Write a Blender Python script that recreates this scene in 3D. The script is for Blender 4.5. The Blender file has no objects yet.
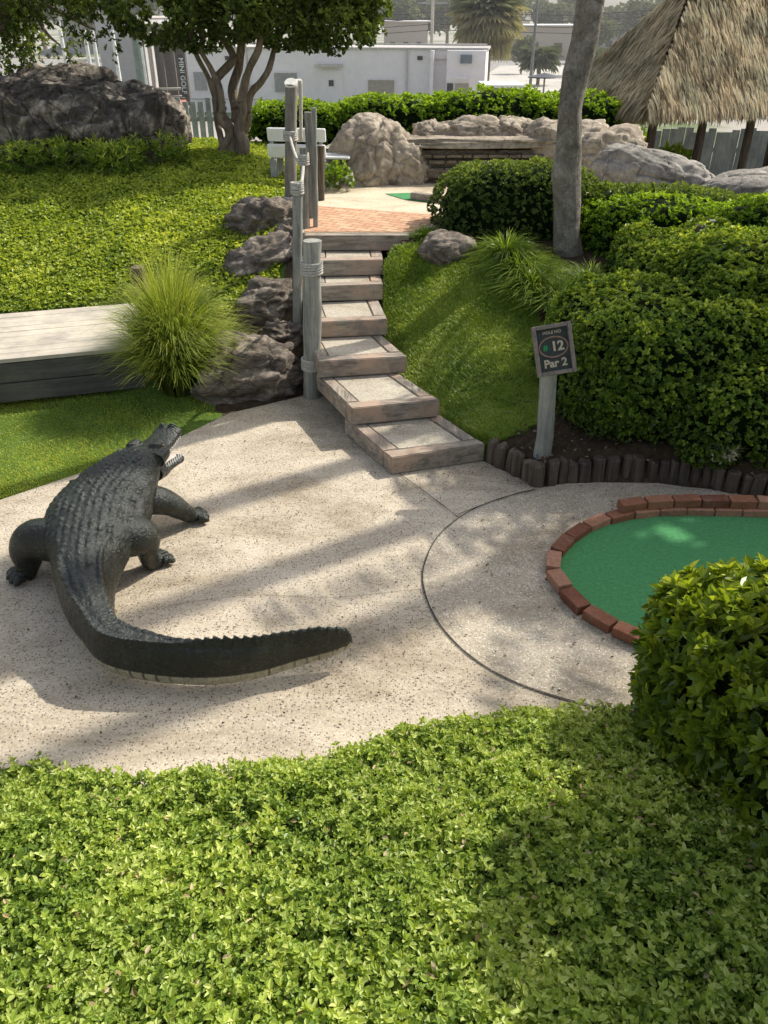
import bpy, bmesh, math, random
import numpy as np
from mathutils import Vector, Matrix
random.seed(7); RS=np.random.RandomState(11)
scn=bpy.context.scene; COL=scn.collection
# ------------------------------------------------------------------ camera
CAMH=2.9; F=797.; pitch=math.atan((512-15)/F); cp,sp=math.cos(pitch),math.sin(pitch)
def P(px,py,z=0.):
    x=(px-384)/F; y=(512-py)/F; d=(x,cp+y*sp,-sp+y*cp); t=(z-CAMH)/d[2]
    return Vector((d[0]*t,d[1]*t,z))
def PD(px,py,Y):
    x=(px-384)/F; y=(512-py)/F; d=(x,cp+y*sp,-sp+y*cp); t=Y/d[1]
    return Vector((d[0]*t,Y,CAMH+d[2]*t))
cd=bpy.data.cameras.new('camera'); cam=bpy.data.objects.new('camera',cd); COL.objects.link(cam)
cd.sensor_fit='VERTICAL'; cd.sensor_height=36; cd.lens=F*36/1024; cd.clip_end=2000
cam.location=(0,0,CAMH); cam.rotation_euler=(math.pi/2-pitch,0,0); scn.camera=cam
# ------------------------------------------------------------------ light
AZ=Vector((.85,.53,0)).normalized(); EL=math.radians(46)
w=bpy.data.worlds.new('World'); scn.world=w; w.use_nodes=True
nt=w.node_tree; bg=nt.nodes['Background']; sk=nt.nodes.new('ShaderNodeTexSky')
sk.sky_type='NISHITA'; sk.sun_disc=False; sk.sun_elevation=EL; sk.sun_rotation=math.atan2(AZ.x,AZ.y)
sk.dust_density=3.0; sk.air_density=1.0
hs=nt.nodes.new('ShaderNodeHueSaturation'); hs.inputs['Saturation'].default_value=.55; nt.links.new(sk.outputs[0],hs.inputs['Color']); nt.links.new(hs.outputs[0],bg.inputs[0]); bg.inputs[1].default_value=.20
sd=bpy.data.lights.new('sun','SUN'); sun=bpy.data.objects.new('sun',sd); COL.objects.link(sun)
sd.energy=5.0; sd.angle=math.radians(.6); sd.color=(1,.95,.85)
tow=Vector((AZ.x*math.cos(EL),AZ.y*math.cos(EL),math.sin(EL)))
sun.rotation_euler=tow.to_track_quat('Z','Y').to_euler()
scn.view_settings.view_transform='Standard'; scn.view_settings.look='None'; scn.view_settings.exposure=0
scn.cycles.max_bounces=6; scn.cycles.transparent_max_bounces=6
# ------------------------------------------------------------------ noise
def _h(i,j,k,s):
    n=(i*374761393+j*668265263+k*2147483647*3+s*974711)&0xffffffff
    n=((n^(n>>13))*1274126177)&0xffffffff
    return ((n^(n>>16))&0xffff)/65535.
def noise(p,s=0):
    p=np.asarray(p,float); i=np.floor(p).astype(np.int64); f=p-i; f=f*f*(3-2*f); r=0
    for a in (0,1):
        for b in (0,1):
            for c in (0,1):
                r=r+_h(i[:,0]+a,i[:,1]+b,i[:,2]+c,s)*(f[:,0] if a else 1-f[:,0])*(f[:,1] if b else 1-f[:,1])*(f[:,2] if c else 1-f[:,2])
    return r*2-1
def fbm(p,o=4,s=0):
    p=np.asarray(p,float); r=0;a=1
    for k in range(o): r=r+a*noise(p*2**k,s+k); a*=.5
    return r/1.6
def sm(t): t=np.clip(t,0,1); return t*t*(3-2*t)
# ------------------------------------------------------------------ mesh builder
class MB:
    def __init__(s): s.v=[];s.f=[];s.n=0;s.r=[]
    def add(s,v,faces,m=0,r=None):
        v=np.asarray(v,float).reshape(-1,3); n=len(v)
        for fc in (faces if isinstance(faces,tuple) else (faces,)):
            if len(fc): s.f.append((np.asarray(fc,dtype=np.int64)+s.n,m))
        s.v.append(v); s.r.append(np.full(n,.5 if r is None else 0)+(0 if r is None else r)); s.n+=n
        return s
    def box(s,c,d,rz=0,m=0,bev=0,rx=0,ry=0,r=None):
        bm=bmesh.new(); bmesh.ops.create_cube(bm,size=1)
        for v in bm.verts: v.co=Vector((v.co.x*d[0],v.co.y*d[1],v.co.z*d[2]))
        if bev: bmesh.ops.bevel(bm,geom=bm.edges[:],offset=bev,segments=2,affect='EDGES',profile=.6)
        M=Matrix.Translation(Vector(c))@Matrix.Rotation(rz,4,'Z')@Matrix.Rotation(ry,4,'Y')@Matrix.Rotation(rx,4,'X')
        bm.transform(M); s.bm(bm,m,r); return s
    def bm(s,bm,m=0,r=None):
        bm.verts.index_update(); v=[x.co[:] for x in bm.verts]
        d={}
        for f in bm.faces: d.setdefault(len(f.verts),[]).append([x.index for x in f.verts])
        s.add(v,tuple(np.array(a) for a in d.values()),m,r); bm.free(); return s
    def tube(s,pts,rad,seg=10,m=0,cap=True,jit=0,r=None,seed=0):
        pts=[Vector(p) for p in pts]; n=len(pts)
        if not hasattr(rad,'__len__'): rad=[rad]*n
        V=[]; t0=(pts[1]-pts[0]).normalized(); u=t0.orthogonal().normalized()
        for i,p in enumerate(pts):
            t=(pts[min(i+1,n-1)]-pts[max(i-1,0)]).normalized(); u=(u-t*u.dot(t)).normalized(); w=t.cross(u)
            for k in range(seg):
                a=2*math.pi*k/seg; V.append(p+(u*math.cos(a)+w*math.sin(a))*rad[i])
        V=np.array([v[:] for v in V])
        if jit: V=V+np.stack([noise(V*6/1+3*q,seed+q) for q in range(3)],1)*jit
        Fq=[[i*seg+k,i*seg+(k+1)%seg,(i+1)*seg+(k+1)%seg,(i+1)*seg+k] for i in range(n-1) for k in range(seg)]
        if cap:
            V=np.vstack([V,np.array([pts[0][:],pts[-1][:]])]); a=n*seg
            T=[[a,(k+1)%seg,k] for k in range(seg)]+[[a+1,(n-1)*seg+k,(n-1)*seg+(k+1)%seg] for k in range(seg)]
            s.add(V,(np.array(Fq),np.array(T)),m,r)
        else: s.add(V,np.array(Fq),m,r)
        return s
    def build(s,name,mats,parent=None,smooth=False,loc=(0,0,0)):
        me=bpy.data.meshes.new(name); V=np.vstack(s.v)-np.array(loc)
        me.vertices.add(len(V)); me.vertices.foreach_set('co',V.ravel())
        nl=sum(f.size for f,_ in s.f); me.loops.add(nl); me.loops.foreach_set('vertex_index',np.concatenate([f.ravel() for f,_ in s.f]).astype(np.int32))
        tot=np.concatenate([np.full(len(f),f.shape[1]) for f,_ in s.f]).astype(np.int32)
        st=np.concatenate([[0],np.cumsum(tot)[:-1]]).astype(np.int32)
        me.polygons.add(len(tot)); me.polygons.foreach_set('loop_start',st); me.polygons.foreach_set('loop_total',tot)
        me.polygons.foreach_set('material_index',np.concatenate([np.full(len(f),m) for f,m in s.f]).astype(np.int32))
        me.polygons.foreach_set('use_smooth',np.full(len(tot),smooth))
        at=me.attributes.new('rnd','FLOAT','POINT'); at.data.foreach_set('value',np.concatenate(s.r).astype(np.float32))
        me.update(calc_edges=True); me.validate()
        for m in (mats if isinstance(mats,(list,tuple)) else [mats]): me.materials.append(m)
        o=bpy.data.objects.new(name,me); o.location=loc; COL.objects.link(o)
        if parent is not None:
            o.parent=parent; o.location=Vector(loc)-parent_loc(parent)
        return o
def parent_loc(p):
    l=Vector(p.location)
    while p.parent: p=p.parent; l+=Vector(p.location)
    return l
def tag(o,label=None,cat=None,group=None,kind=None):
    if label: o['label']=label
    if cat: o['category']=cat
    if group: o['group']=group
    if kind: o['kind']=kind
    return o
def thing(name,label,cat,loc=(0,0,0),group=None):
    o=bpy.data.objects.new(name,None); COL.objects.link(o); o.location=loc; o.empty_display_size=.1
    return tag(o,label,cat,group)
def dup(root,loc,rz=None,sc=None,label=None,group=None):
    r=root.copy(); COL.objects.link(r); r.location=loc
    if rz is not None: r.rotation_euler=(0,0,rz)
    if sc is not None: r.scale=(sc,sc,sc) if not hasattr(sc,'__len__') else sc
    tag(r,label,None,group)
    for ch in list(root.children):
        c=ch.copy(); COL.objects.link(c); c.parent=r
        for g in ch.children:
            d=g.copy(); COL.objects.link(d); d.parent=c
    return r
# ------------------------------------------------------------------ materials
def S(c): return tuple(c)+(1,)
def newmat(name,rough=.8,spec=.3):
    m=bpy.data.materials.new(name); m.use_nodes=True; n=m.node_tree; b=n.nodes['Principled BSDF']
    b.inputs['Roughness'].default_value=rough; b.inputs['Specular IOR Level'].default_value=spec
    return m,n,b
def N(n,t,**k):
    x=n.nodes.new(t)
    for a,v in k.items():
        if a.startswith('i_'): x.inputs[a[2:].replace('_',' ')].default_value=v
        else: setattr(x,a,v)
    return x
def ramp(n,src,stops,interp='LINEAR'):
    r=n.nodes.new('ShaderNodeValToRGB'); e=r.color_ramp; e.interpolation=interp
    while len(e.elements)<len(stops): e.elements.new(.5)
    for q,(p,c) in zip(e.elements,stops): q.position=p; q.color=S(c) if len(c)==3 else c
    n.links.new(src,r.inputs[0]); return r.outputs[0]
def mix(n,fac,a,b,mode='MIX'):
    x=n.nodes.new('ShaderNodeMix'); x.data_type='RGBA'; x.blend_type=mode
    for i,s in ((0,fac),(6,a),(7,b)):
        if hasattr(s,'links'): n.links.new(s,x.inputs[i])
        else: x.inputs[i].default_value=s if i==0 else S(s)
    return x.outputs[2]
def coord(n,sc=(1,1,1),world=True,rot=(0,0,0)):
    mp=n.nodes.new('ShaderNodeMapping'); mp.inputs['Scale'].default_value=sc; mp.inputs['Rotation'].default_value=rot
    if world: s=n.nodes.new('ShaderNodeNewGeometry').outputs['Position']
    else: s=n.nodes.new('ShaderNodeTexCoord').outputs['Object']
    n.links.new(s,mp.inputs[0]); return mp.outputs[0]
def nz(n,vec,scale,detail=6,rough=.6,dist=0):
    x=N(n,'ShaderNodeTexNoise',i_Scale=scale,i_Detail=detail,i_Roughness=rough,i_Distortion=dist); n.links.new(vec,x.inputs['Vector']); return x.outputs['Fac']
def vor(n,vec,scale,feature='F1',out='Distance',rnd=1):
    x=N(n,'ShaderNodeTexVoronoi',feature=feature,i_Scale=scale); x.inputs['Randomness'].default_value=rnd; n.links.new(vec,x.inputs['Vector']); return x.outputs[out]
def bump(n,b,h,st=.5,d=.01,prev=None):
    x=N(n,'ShaderNodeBump',i_Strength=st,i_Distance=d); n.links.new(h,x.inputs['Height'])
    if prev is not None: n.links.new(prev,x.inputs['Normal'])
    n.links.new(x.outputs[0],b.inputs['Normal']); return x.outputs[0]
def plain(name,c,rough=.7,spec=.3,var=.25,sc=8,metal=0,bs=.15):
    m,n,b=newmat(name,rough,spec); v=coord(n); f=nz(n,v,sc,8,.65)
    lo=[x*(1-var) for x in c]; hi=[min(1,x*(1+var)) for x in c]
    n.links.new(ramp(n,f,[(.3,lo),(.7,hi)]),b.inputs['Base Color']); b.inputs['Metallic'].default_value=metal
    if bs: bump(n,b,nz(n,v,sc*8,4),bs,.004)
    return m
def leafmat(name,cols,trans=.35,rough=.42,spec=.35,tcol=None):
    m,n,b=newmat(name,rough,spec)
    a=N(n,'ShaderNodeAttribute',attribute_name='rnd')
    k=len(cols); c=ramp(n,a.outputs['Fac'],[(i/(k-1),x) for i,x in enumerate(cols)])
    f=nz(n,coord(n),1.6,3); c=mix(n,1,c,ramp(n,f,[(.3,(.75,.8,.75)),(.7,(1.15,1.12,1.05))]),'MULTIPLY')
    n.links.new(c,b.inputs['Base Color'])
    t=N(n,'ShaderNodeBsdfTranslucent'); tc=mix(n,1,c,tcol or (1.6,1.5,.55),'MULTIPLY'); n.links.new(tc,t.inputs[0])
    ms=N(n,'ShaderNodeMixShader'); ms.inputs[0].default_value=trans
    n.links.new(b.outputs[0],ms.inputs[1]); n.links.new(t.outputs[0],ms.inputs[2]); n.links.new(ms.outputs[0],n.nodes['Material Output'].inputs[0])
    return m
def concrete(name,c1,c2,dark,light,dsc=75,rot=0):
    m,n,b=newmat(name,.9,.2); v=coord(n)
    base=ramp(n,nz(n,v,1.3,8,.7),[(.3,c1),(.72,c2)])
    fine=ramp(n,nz(n,v,60,4,.8),[(.25,(.6,.6,.6)),(.75,(1.3,1.28,1.22))]); c=mix(n,1,base,fine,'MULTIPLY')
    # pebbles: per-cell colour picks which grains are dark or pale
    x=N(n,'ShaderNodeTexVoronoi',i_Scale=dsc); n.links.new(v,x.inputs['Vector'])
    sep=N(n,'ShaderNodeSeparateColor'); n.links.new(x.outputs['Color'],sep.inputs[0])
    inside=ramp(n,x.outputs['Distance'],[(.34,(1,1,1)),(.50,(0,0,0))])
    dens=nz(n,v,2.2,5,.7)
    thr=N(n,'ShaderNodeMath',operation='SUBTRACT'); n.links.new(sep.outputs[0],thr.inputs[0]); 
    dd=N(n,'ShaderNodeMath',operation='MULTIPLY'); n.links.new(dens,dd.inputs[0]); dd.inputs[1].default_value=.56; n.links.new(dd.outputs[0],thr.inputs[1])
    isd=ramp(n,thr.outputs[0],[(0,(1,1,1)),(.02,(0,0,0))])
    f=N(n,'ShaderNodeMath',operation='MULTIPLY'); n.links.new(inside,f.inputs[0]); n.links.new(isd,f.inputs[1])
    f2=N(n,'ShaderNodeMath',operation='MULTIPLY'); n.links.new(f.outputs[0],f2.inputs[0]); f2.inputs[1].default_value=.75
    c=mix(n,f2.outputs[0],c,dark)
    isl=ramp(n,sep.outputs[1],[(.86,(0,0,0)),(.9,(1,1,1))]); g=N(n,'ShaderNodeMath',operation='MULTIPLY'); n.links.new(inside,g.inputs[0]); n.links.new(isl,g.inputs[1])
    c=mix(n,g.outputs[0],c,light)
    # stains
    st=ramp(n,nz(n,coord(n,(1,2.2,1)),.8,6,.75,.6),[(.34,(.62,.59,.54)),(.50,(.92,.91,.89)),(.6,(1.05,1.05,1.05))]); c=mix(n,1,c,st,'MULTIPLY')
    n.links.new(c,b.inputs['Base Color'])
    pb=bump(n,b,nz(n,v,45,5,.7),.5,.006); bump(n,b,x.outputs['Distance'],.35,.004,pb)
    return m
def woodmat(name,c1,c2,axis=0,rough=.85,red=None,sc=1):
    m,n,b=newmat(name,rough,.2); s=[14*sc]*3; s[axis]=1.1*sc; v=coord(n,tuple(s),world=False)
    f=nz(n,v,2.2,8,.7,.5); c=ramp(n,f,[(.28,c1),(.5,[(a+d)/2 for a,d in zip(c1,c2)]),(.72,c2)])
    big=nz(n,coord(n),2.3,5,.7); c=mix(n,1,c,ramp(n,big,[(.3,(.6,.6,.62)),(.7,(1.2,1.18,1.12))]),'MULTIPLY')
    if red: c=mix(n,ramp(n,nz(n,coord(n),3.1,6,.75),[(.47,(0,0,0)),(.60,(1,1,1))]),c,red)
    n.links.new(c,b.inputs['Base Color']); bump(n,b,f,.6,.008); return m
def rockmat(name,dark,mid,light,sc=1.,strat=0,crack=.5):
    m,n,b=newmat(name,.92,.2); v=coord(n,(sc,sc,sc*(1+strat)),rot=(.5,.35,0) if strat else (0,0,0))
    f=nz(n,v,2.3,10,.72,.8); c=ramp(n,f,[(.32,dark),(.5,mid),(.68,light)])
    g=nz(n,v,14,6,.75); c=mix(n,1,c,ramp(n,g,[(.3,(.6,.6,.6)),(.7,(1.25,1.22,1.18))]),'MULTIPLY')
    vv=N(n,'ShaderNodeMix',data_type='RGBA'); vv.inputs[0].default_value=.25; n.links.new(v,vv.inputs[6])
    q=N(n,'ShaderNodeTexNoise',i_Scale=1.7,i_Detail=5); n.links.new(v,q.inputs['Vector']); n.links.new(q.outputs['Color'],vv.inputs[7])
    e=vor(n,vv.outputs[2],2.6,'DISTANCE_TO_EDGE'); ce=ramp(n,e,[(0,(0,0,0)),(.035,(1,1,1))])
    c=mix(n,crack,c,mix(n,1,c,ce,'MULTIPLY')); n.links.new(c,b.inputs['Base Color'])
    p=bump(n,b,ce,.4*crack,.02); p=bump(n,b,f,.7,.04,p); bump(n,b,g,.5,.012,p); return m
M={}
M['patio']=concrete('patio concrete',(.46,.395,.31),(.68,.595,.475),(.055,.05,.045),(.66,.61,.53),88)
M['pad']=concrete('pad concrete',(.42,.365,.29),(.58,.51,.41),(.17,.15,.13),(.82,.79,.72),105)
M['terrace']=concrete('terrace concrete',(.58,.49,.36),(.74,.64,.49),(.35,.29,.22),(.8,.74,.6),70)
M['joint']=plain('joint',(.05,.045,.04),.95)
M['step']=concrete('tread concrete',(.46,.41,.335),(.60,.545,.45),(.25,.22,.18),(.66,.6,.5),110)
M['timber']=woodmat('step timber',(.12,.10,.08),(.54,.48,.40),0,red=(.44,.32,.24))
M['timber_y']=woodmat('step timber side',(.12,.10,.08),(.54,.48,.40),1,red=(.44,.32,.24))
M['postwood']=woodmat('grey post wood',(.17,.175,.155),(.50,.50,.45),2,sc=.9)
M['palis']=woodmat('log wood',(.045,.036,.026),(.21,.17,.13),2)
M['postdark']=woodmat('dark post wood',(.12,.115,.10),(.38,.365,.32),2,sc=.9)
M['logtop']=plain('log top',(.16,.125,.09),.9,.2,.5,30)
M['cut']=plain('cut wood',(.72,.70,.62),.8)
M['rope']=plain('rope',(.50,.48,.43),.9,.1,.3,60,bs=.6)
M['bark']=woodmat('palm bark',(.10,.09,.075),(.34,.31,.265),2,sc=.8)
M['bark2']=woodmat('smooth bark',(.10,.075,.055),(.36,.29,.22),2,sc=.8)
M['deck']=woodmat('deck wood',(.46,.41,.34),(.68,.62,.52),0)
M['deckdark']=woodmat('deck side wood',(.07,.072,.062),(.15,.15,.13),0)
M['fence']=woodmat('fence wood',(.26,.265,.27),(.64,.64,.63),2)
M['rockd']=rockmat('dark rock',(.05,.043,.036),(.19,.16,.13),(.44,.38,.31),1.6,1.2)
M['rockl']=rockmat('tan rock',(.22,.18,.14),(.40,.34,.265),(.56,.49,.39),1.3,0,.35)
M['rockg']=rockmat('grey rock',(.15,.145,.13),(.31,.29,.26),(.48,.45,.40),1.3,0,.4)
M['boulder']=rockmat('mossy rock',(.028,.026,.023),(.12,.105,.088),(.58,.51,.42),1.1,0,.6)
M['ledge']=rockmat('ledge rock',(.10,.085,.065),(.24,.2,.155),(.38,.32,.25),3,1.5,.6)
M['bark']=rockmat('palm bark',(.12,.105,.09),(.25,.225,.19),(.42,.39,.34),2.4,0,.25)
M['white']=plain('white paint',(.82,.81,.78),.5,.4,.05,bs=.05)
M['turf']=plain('putting turf',(.085,.285,.115),.9,.1,.24,45,bs=.8)
M['mulch']=plain('mulch',(.07,.05,.035),.95,.1,.6,25,bs=1)
GL=[(.020,.045,.008),(.055,.105,.014),(.11,.185,.022),(.20,.27,.035)]
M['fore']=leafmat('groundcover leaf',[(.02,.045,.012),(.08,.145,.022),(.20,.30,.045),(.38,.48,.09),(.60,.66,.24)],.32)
M['ivy']=leafmat('ivy leaf',[(0.09, 0.138, 0.024), (0.21, 0.29, 0.042), (0.39, 0.469, 0.072), (0.6, 0.635, 0.144)],.38)
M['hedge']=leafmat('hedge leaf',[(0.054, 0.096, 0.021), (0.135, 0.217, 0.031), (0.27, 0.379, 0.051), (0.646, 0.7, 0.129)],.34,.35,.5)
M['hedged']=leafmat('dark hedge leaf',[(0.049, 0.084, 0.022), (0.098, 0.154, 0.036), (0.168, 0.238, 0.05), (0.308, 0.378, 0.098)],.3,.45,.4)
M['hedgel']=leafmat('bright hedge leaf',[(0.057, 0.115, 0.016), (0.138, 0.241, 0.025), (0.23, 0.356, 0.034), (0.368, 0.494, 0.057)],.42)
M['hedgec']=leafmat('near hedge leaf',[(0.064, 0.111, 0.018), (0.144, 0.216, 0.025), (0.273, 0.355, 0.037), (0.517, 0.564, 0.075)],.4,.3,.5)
M['grass']=leafmat('lawn blade',[(0.099, 0.165, 0.035), (0.242, 0.35, 0.06), (0.407, 0.505, 0.1), (0.66, 0.68, 0.28)],.35)
M['fine']=leafmat('fine turf blade',[(0.207, 0.259, 0.04), (0.345, 0.41, 0.06), (0.46, 0.508, 0.08), (0.598, 0.605, 0.15)],.4)
M['reed']=leafmat('fountain grass',[(.06,.07,.025),(.12,.18,.035),(.27,.35,.06),(.48,.52,.13),(.62,.58,.28)],.4,.5)
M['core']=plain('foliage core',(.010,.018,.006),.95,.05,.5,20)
M['tree']=leafmat('tree leaf',[(0.054, 0.078, 0.026), (0.108, 0.156, 0.038), (0.204, 0.264, 0.054), (0.36, 0.432, 0.108)],.35)
M['far']=leafmat('far tree leaf',[(0.083, 0.104, 0.083), (0.132, 0.157, 0.116), (0.182, 0.207, 0.149), (0.248, 0.274, 0.182)],.2,.8,.1)  # leaf colours paled and greyed, distance haze painted in
M['farpalm']=leafmat('dead palm frond',[(.20,.18,.14),(.32,.29,.23),(.36,.34,.26),(.26,.30,.19)],.25,.8,.1)
M['thatch']=leafmat('thatch straw',[(.20,.16,.11),(.50,.41,.29),(.76,.66,.50),(.90,.83,.68)],.12,.75,.15,(1.2,1.1,.9))
M['thatchcore']=plain('thatch core',(.11,.085,.055),.95,.1,.5,12)
# ------------------------------------------------------------------ leaf helpers
def norm(a): return a/np.maximum(np.linalg.norm(a,axis=1,keepdims=True),1e-9)
def rvec(n): return norm(RS.normal(size=(n,3)))
def add_leaves(mb,p,d,nn,L,W,rnd,m=0,fold=.25,curl=.15):
    n=len(p); d=norm(d); s=norm(np.cross(d,nn)); u=np.cross(s,d)
    L=np.broadcast_to(np.asarray(L,float),(n,))[:,None]; W=np.broadcast_to(np.asarray(W,float),(n,))[:,None]
    V=np.stack([p, p+d*L*.35-s*W*.5+u*W*fold, p+d*L*.72-s*W*.42+u*(W*fold*.8-L*curl*.4), p+d*L-u*L*curl,
                p+d*L*.72+s*W*.42+u*(W*fold*.8-L*curl*.4), p+d*L*.35+s*W*.5+u*W*fold],1).reshape(-1,3)
    b=np.arange(n)[:,None]*6
    mb.add(V,np.vstack([b+np.array([[0,1,2,3]]),b+np.array([[0,3,4,5]])]),m,np.repeat(rnd,6))
def clusters(mb,c,axis,k,L,W,rnd,m=0,spread=1.):
    n=len(c); a=norm(axis); t=norm(np.cross(a,rvec(n))); t2=np.cross(a,t)
    for i in range(k):
        an=2*np.pi*i/k+RS.rand(n)*.8; e=(.25+.75*RS.rand(n))[:,None]
        d=norm(a*(.95-.55*e*spread)+(t*np.cos(an)[:,None]+t2*np.sin(an)[:,None])*e*spread+rvec(n)*.15)
        s=.65+.6*RS.rand(n)
        add_leaves(mb,c+a*(RS.rand(n)*L*.3)[:,None],d,a+rvec(n)*.3,L*s,W*s,np.clip(rnd+RS.normal(size=n)*.14,0,1),m)
def blades(mb,p,d,H,W,rnd,lean=.3,m=0,seg=2):
    n=len(p); H=np.broadcast_to(H,(n,)); W=np.broadcast_to(W,(n,)); s=norm(np.cross(d,np.array([[0,0,1.]]))+rvec(n)*.3)
    lv=[]; 
    for i in range(seg):
        t=i/seg; c=p+np.array([0,0,1.])*(H*t*(1-.25*lean*t))[:,None]+d*(H*lean*t*t)[:,None]
        w=(W*(1-.45*t)*.5)[:,None]; lv+= [c-s*w,c+s*w]
    lv.append(p+np.array([0,0,1.])*(H*(1-.25*lean))[:,None]+d*(H*lean)[:,None])
    k=len(lv); V=np.stack(lv,1).reshape(-1,3); b=np.arange(n)[:,None]*k; q=[]
    for i in range(seg-1): q.append(b+np.array([[2*i,2*i+1,2*i+3,2*i+2]]))
    T=b+np.array([[k-3,k-2,k-1]])
    mb.add(V,tuple([np.vstack(q)] if q else [])+(T,),m,np.repeat(rnd,k))
def sebox(n,h,e=3.5):
    """points + normals on a superellipsoid of half sizes h, spread over its area"""
    ar=np.array([h[1]*h[2],h[0]*h[2],h[0]*h[1]]); ax=RS.choice(3,n,p=ar/ar.sum()); u=RS.rand(n,3)*2-1
    u[np.arange(n),ax]=np.sign(RS.rand(n)-.5); r=(np.abs(u)**e).sum(1)**(1/e); u=u/r[:,None]
    nn=norm(np.sign(u)*np.abs(u)**(e-1)/np.array(h)); return u*np.array(h),nn
def hedge(name,label,blobs,mat,L,W,dens,k=6,group=None,cat='hedge',bumpy=.09,thr=-.35,core=.86,seedn=0,zmin=None,stems=6):
    """blobs: (centre, half sizes, rotation z)"""
    base=Vector(blobs[0][0]); base.z=blobs[0][0][2]-blobs[0][1][2]
    root=thing(name,label,cat,base,group); mb=MB(); stm=MB()
    for (c,h,rz) in blobs:
        area=8*(h[0]*h[1]+h[1]*h[2]+h[0]*h[2])*.8; n=int(area*dens)
        p,nn=sebox(n,h); R=np.array([[math.cos(rz),-math.sin(rz),0],[math.sin(rz),math.cos(rz),0],[0,0,1]])
        p=p@R.T; nn=nn@R.T; p=p+np.array(c); keep=nn[:,2]>thr-.4
        p=p[keep];nn=nn[keep]; bm_=fbm(p*3.2,3,seedn)*bumpy+fbm(p*9,2,seedn+5)*bumpy*.45
        dep=RS.rand(len(p))**1.6*L*2.6
        q=p+nn*(bm_-dep)[:,None]
        ins=np.zeros(len(q),bool)
        for (c2,h2,r2) in blobs:
            if c2 is c: continue
            R2=np.array([[math.cos(-r2),-math.sin(-r2),0],[math.sin(-r2),math.cos(-r2),0],[0,0,1]])
            l=(q-np.array(c2))@R2.T/np.array(h2)/.88; ins|=((np.abs(l)**3.5).sum(1)<1)
        q=q[~ins];nn=nn[~ins];dp=dep[~ins]
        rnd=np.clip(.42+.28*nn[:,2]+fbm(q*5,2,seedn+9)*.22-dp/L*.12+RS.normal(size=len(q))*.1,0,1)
        clusters(mb,q,norm(nn*.8+np.array([0,0,.55])+rvec(len(q))*.45),k,L,W,rnd)
        # dark inner core, a displaced superellipsoid
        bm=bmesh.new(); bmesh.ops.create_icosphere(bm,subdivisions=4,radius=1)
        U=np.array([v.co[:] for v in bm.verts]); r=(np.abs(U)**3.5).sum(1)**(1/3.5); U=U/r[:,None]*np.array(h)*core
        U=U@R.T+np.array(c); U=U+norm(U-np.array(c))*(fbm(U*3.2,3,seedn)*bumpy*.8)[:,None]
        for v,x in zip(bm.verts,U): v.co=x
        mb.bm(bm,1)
        for i in range(stems):
            x=c[0]+(RS.rand()-.5)*h[0]*1.3; y=c[1]+(RS.rand()-.5)*h[1]*1.2
            stm.tube([(x,y,c[2]-h[2]-.12),(x+RS.normal()*.03,y+RS.normal()*.03,c[2]-h[2]*.6),(x+RS.normal()*.08,y+RS.normal()*.08,c[2])],[.018,.014,.008],6)
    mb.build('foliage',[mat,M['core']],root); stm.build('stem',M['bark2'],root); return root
def rock(name,label,c,h,mat,seed,rz=0,sub=5,amp=.28,f=1.6,flat=2.6,group=None,parent=None,tilt=0,cat='rock',strata=0):
    bm=bmesh.new(); bmesh.ops.create_icosphere(bm,subdivisions=sub,radius=1)
    U=np.array([v.co[:] for v in bm.verts]); U=U/((np.abs(U)**flat).sum(1)**(1/flat))[:,None]
    d=fbm(U*f+seed*7.3,6,seed)*amp-np.clip(.16-np.abs(noise(U*f*1.5+seed*3.1,seed+20)),0,.16)*.55-np.clip(.10-np.abs(noise(U*f*3.4+seed*1.1,seed+21)),0,.1)*.35+np.abs(fbm(U*f*2.3+seed,3,seed+3))*(-amp*.55)
    if strata: d=d+np.sin((U@np.array([.5,.3,.9]))*strata+fbm(U*2+seed,3,seed+8)*3)*.045
    U=U*(1+d)[:,None]*np.array(h)
    Mx=np.array(Matrix.Rotation(rz,3,'Z')@Matrix.Rotation(tilt,3,'Y')); U=U@Mx.T
    for v,x in zip(bm.verts,U): v.co=x
    mb=MB(); mb.bm(bm); o=mb.build(name,mat,parent,smooth=True)
    if parent is None: o.location=c; tag(o,label,cat,group)
    return o
def in_poly(x,y,poly):
    ins=np.zeros(x.shape,bool); n=len(poly)
    for i in range(n):
        x1,y1=poly[i][:2]; x2,y2=poly[(i+1)%n][:2]
        if y1==y2: continue
        c=((y1>y)!=(y2>y))&(x<(x2-x1)*(y-y1)/(y2-y1)+x1); ins^=c
    return ins
def dist_poly(x,y,poly,closed=True):
    d=np.full(x.shape,1e9); n=len(poly)
    for i in range(n if closed else n-1):
        a=np.array(poly[i][:2]);b=np.array(poly[(i+1)%n][:2]); ab=b-a; t=np.clip(((x-a[0])*ab[0]+(y-a[1])*ab[1])/(ab@ab+1e-12),0,1)
        d=np.minimum(d,np.hypot(x-a[0]-ab[0]*t,y-a[1]-ab[1]*t))
    return d
def spline(pts,n,closed=False):
    pts=np.array(pts,float); m=len(pts); out=[]
    rng=m if closed else m-1
    for i in range(rng):
        g=lambda k: pts[k%m] if closed else pts[min(max(k,0),m-1)]
        p0,p1,p2,p3=g(i-1),g(i),g(i+1),g(i+2)
        for t in np.arange(n)/n: out.append(.5*((2*p1)+(-p0+p2)*t+(2*p0-5*p1+4*p2-p3)*t*t+(-p0+3*p1-3*p2+p3)*t**3))
    if not closed: out.append(pts[-1])
    return np.array(out)
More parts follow.
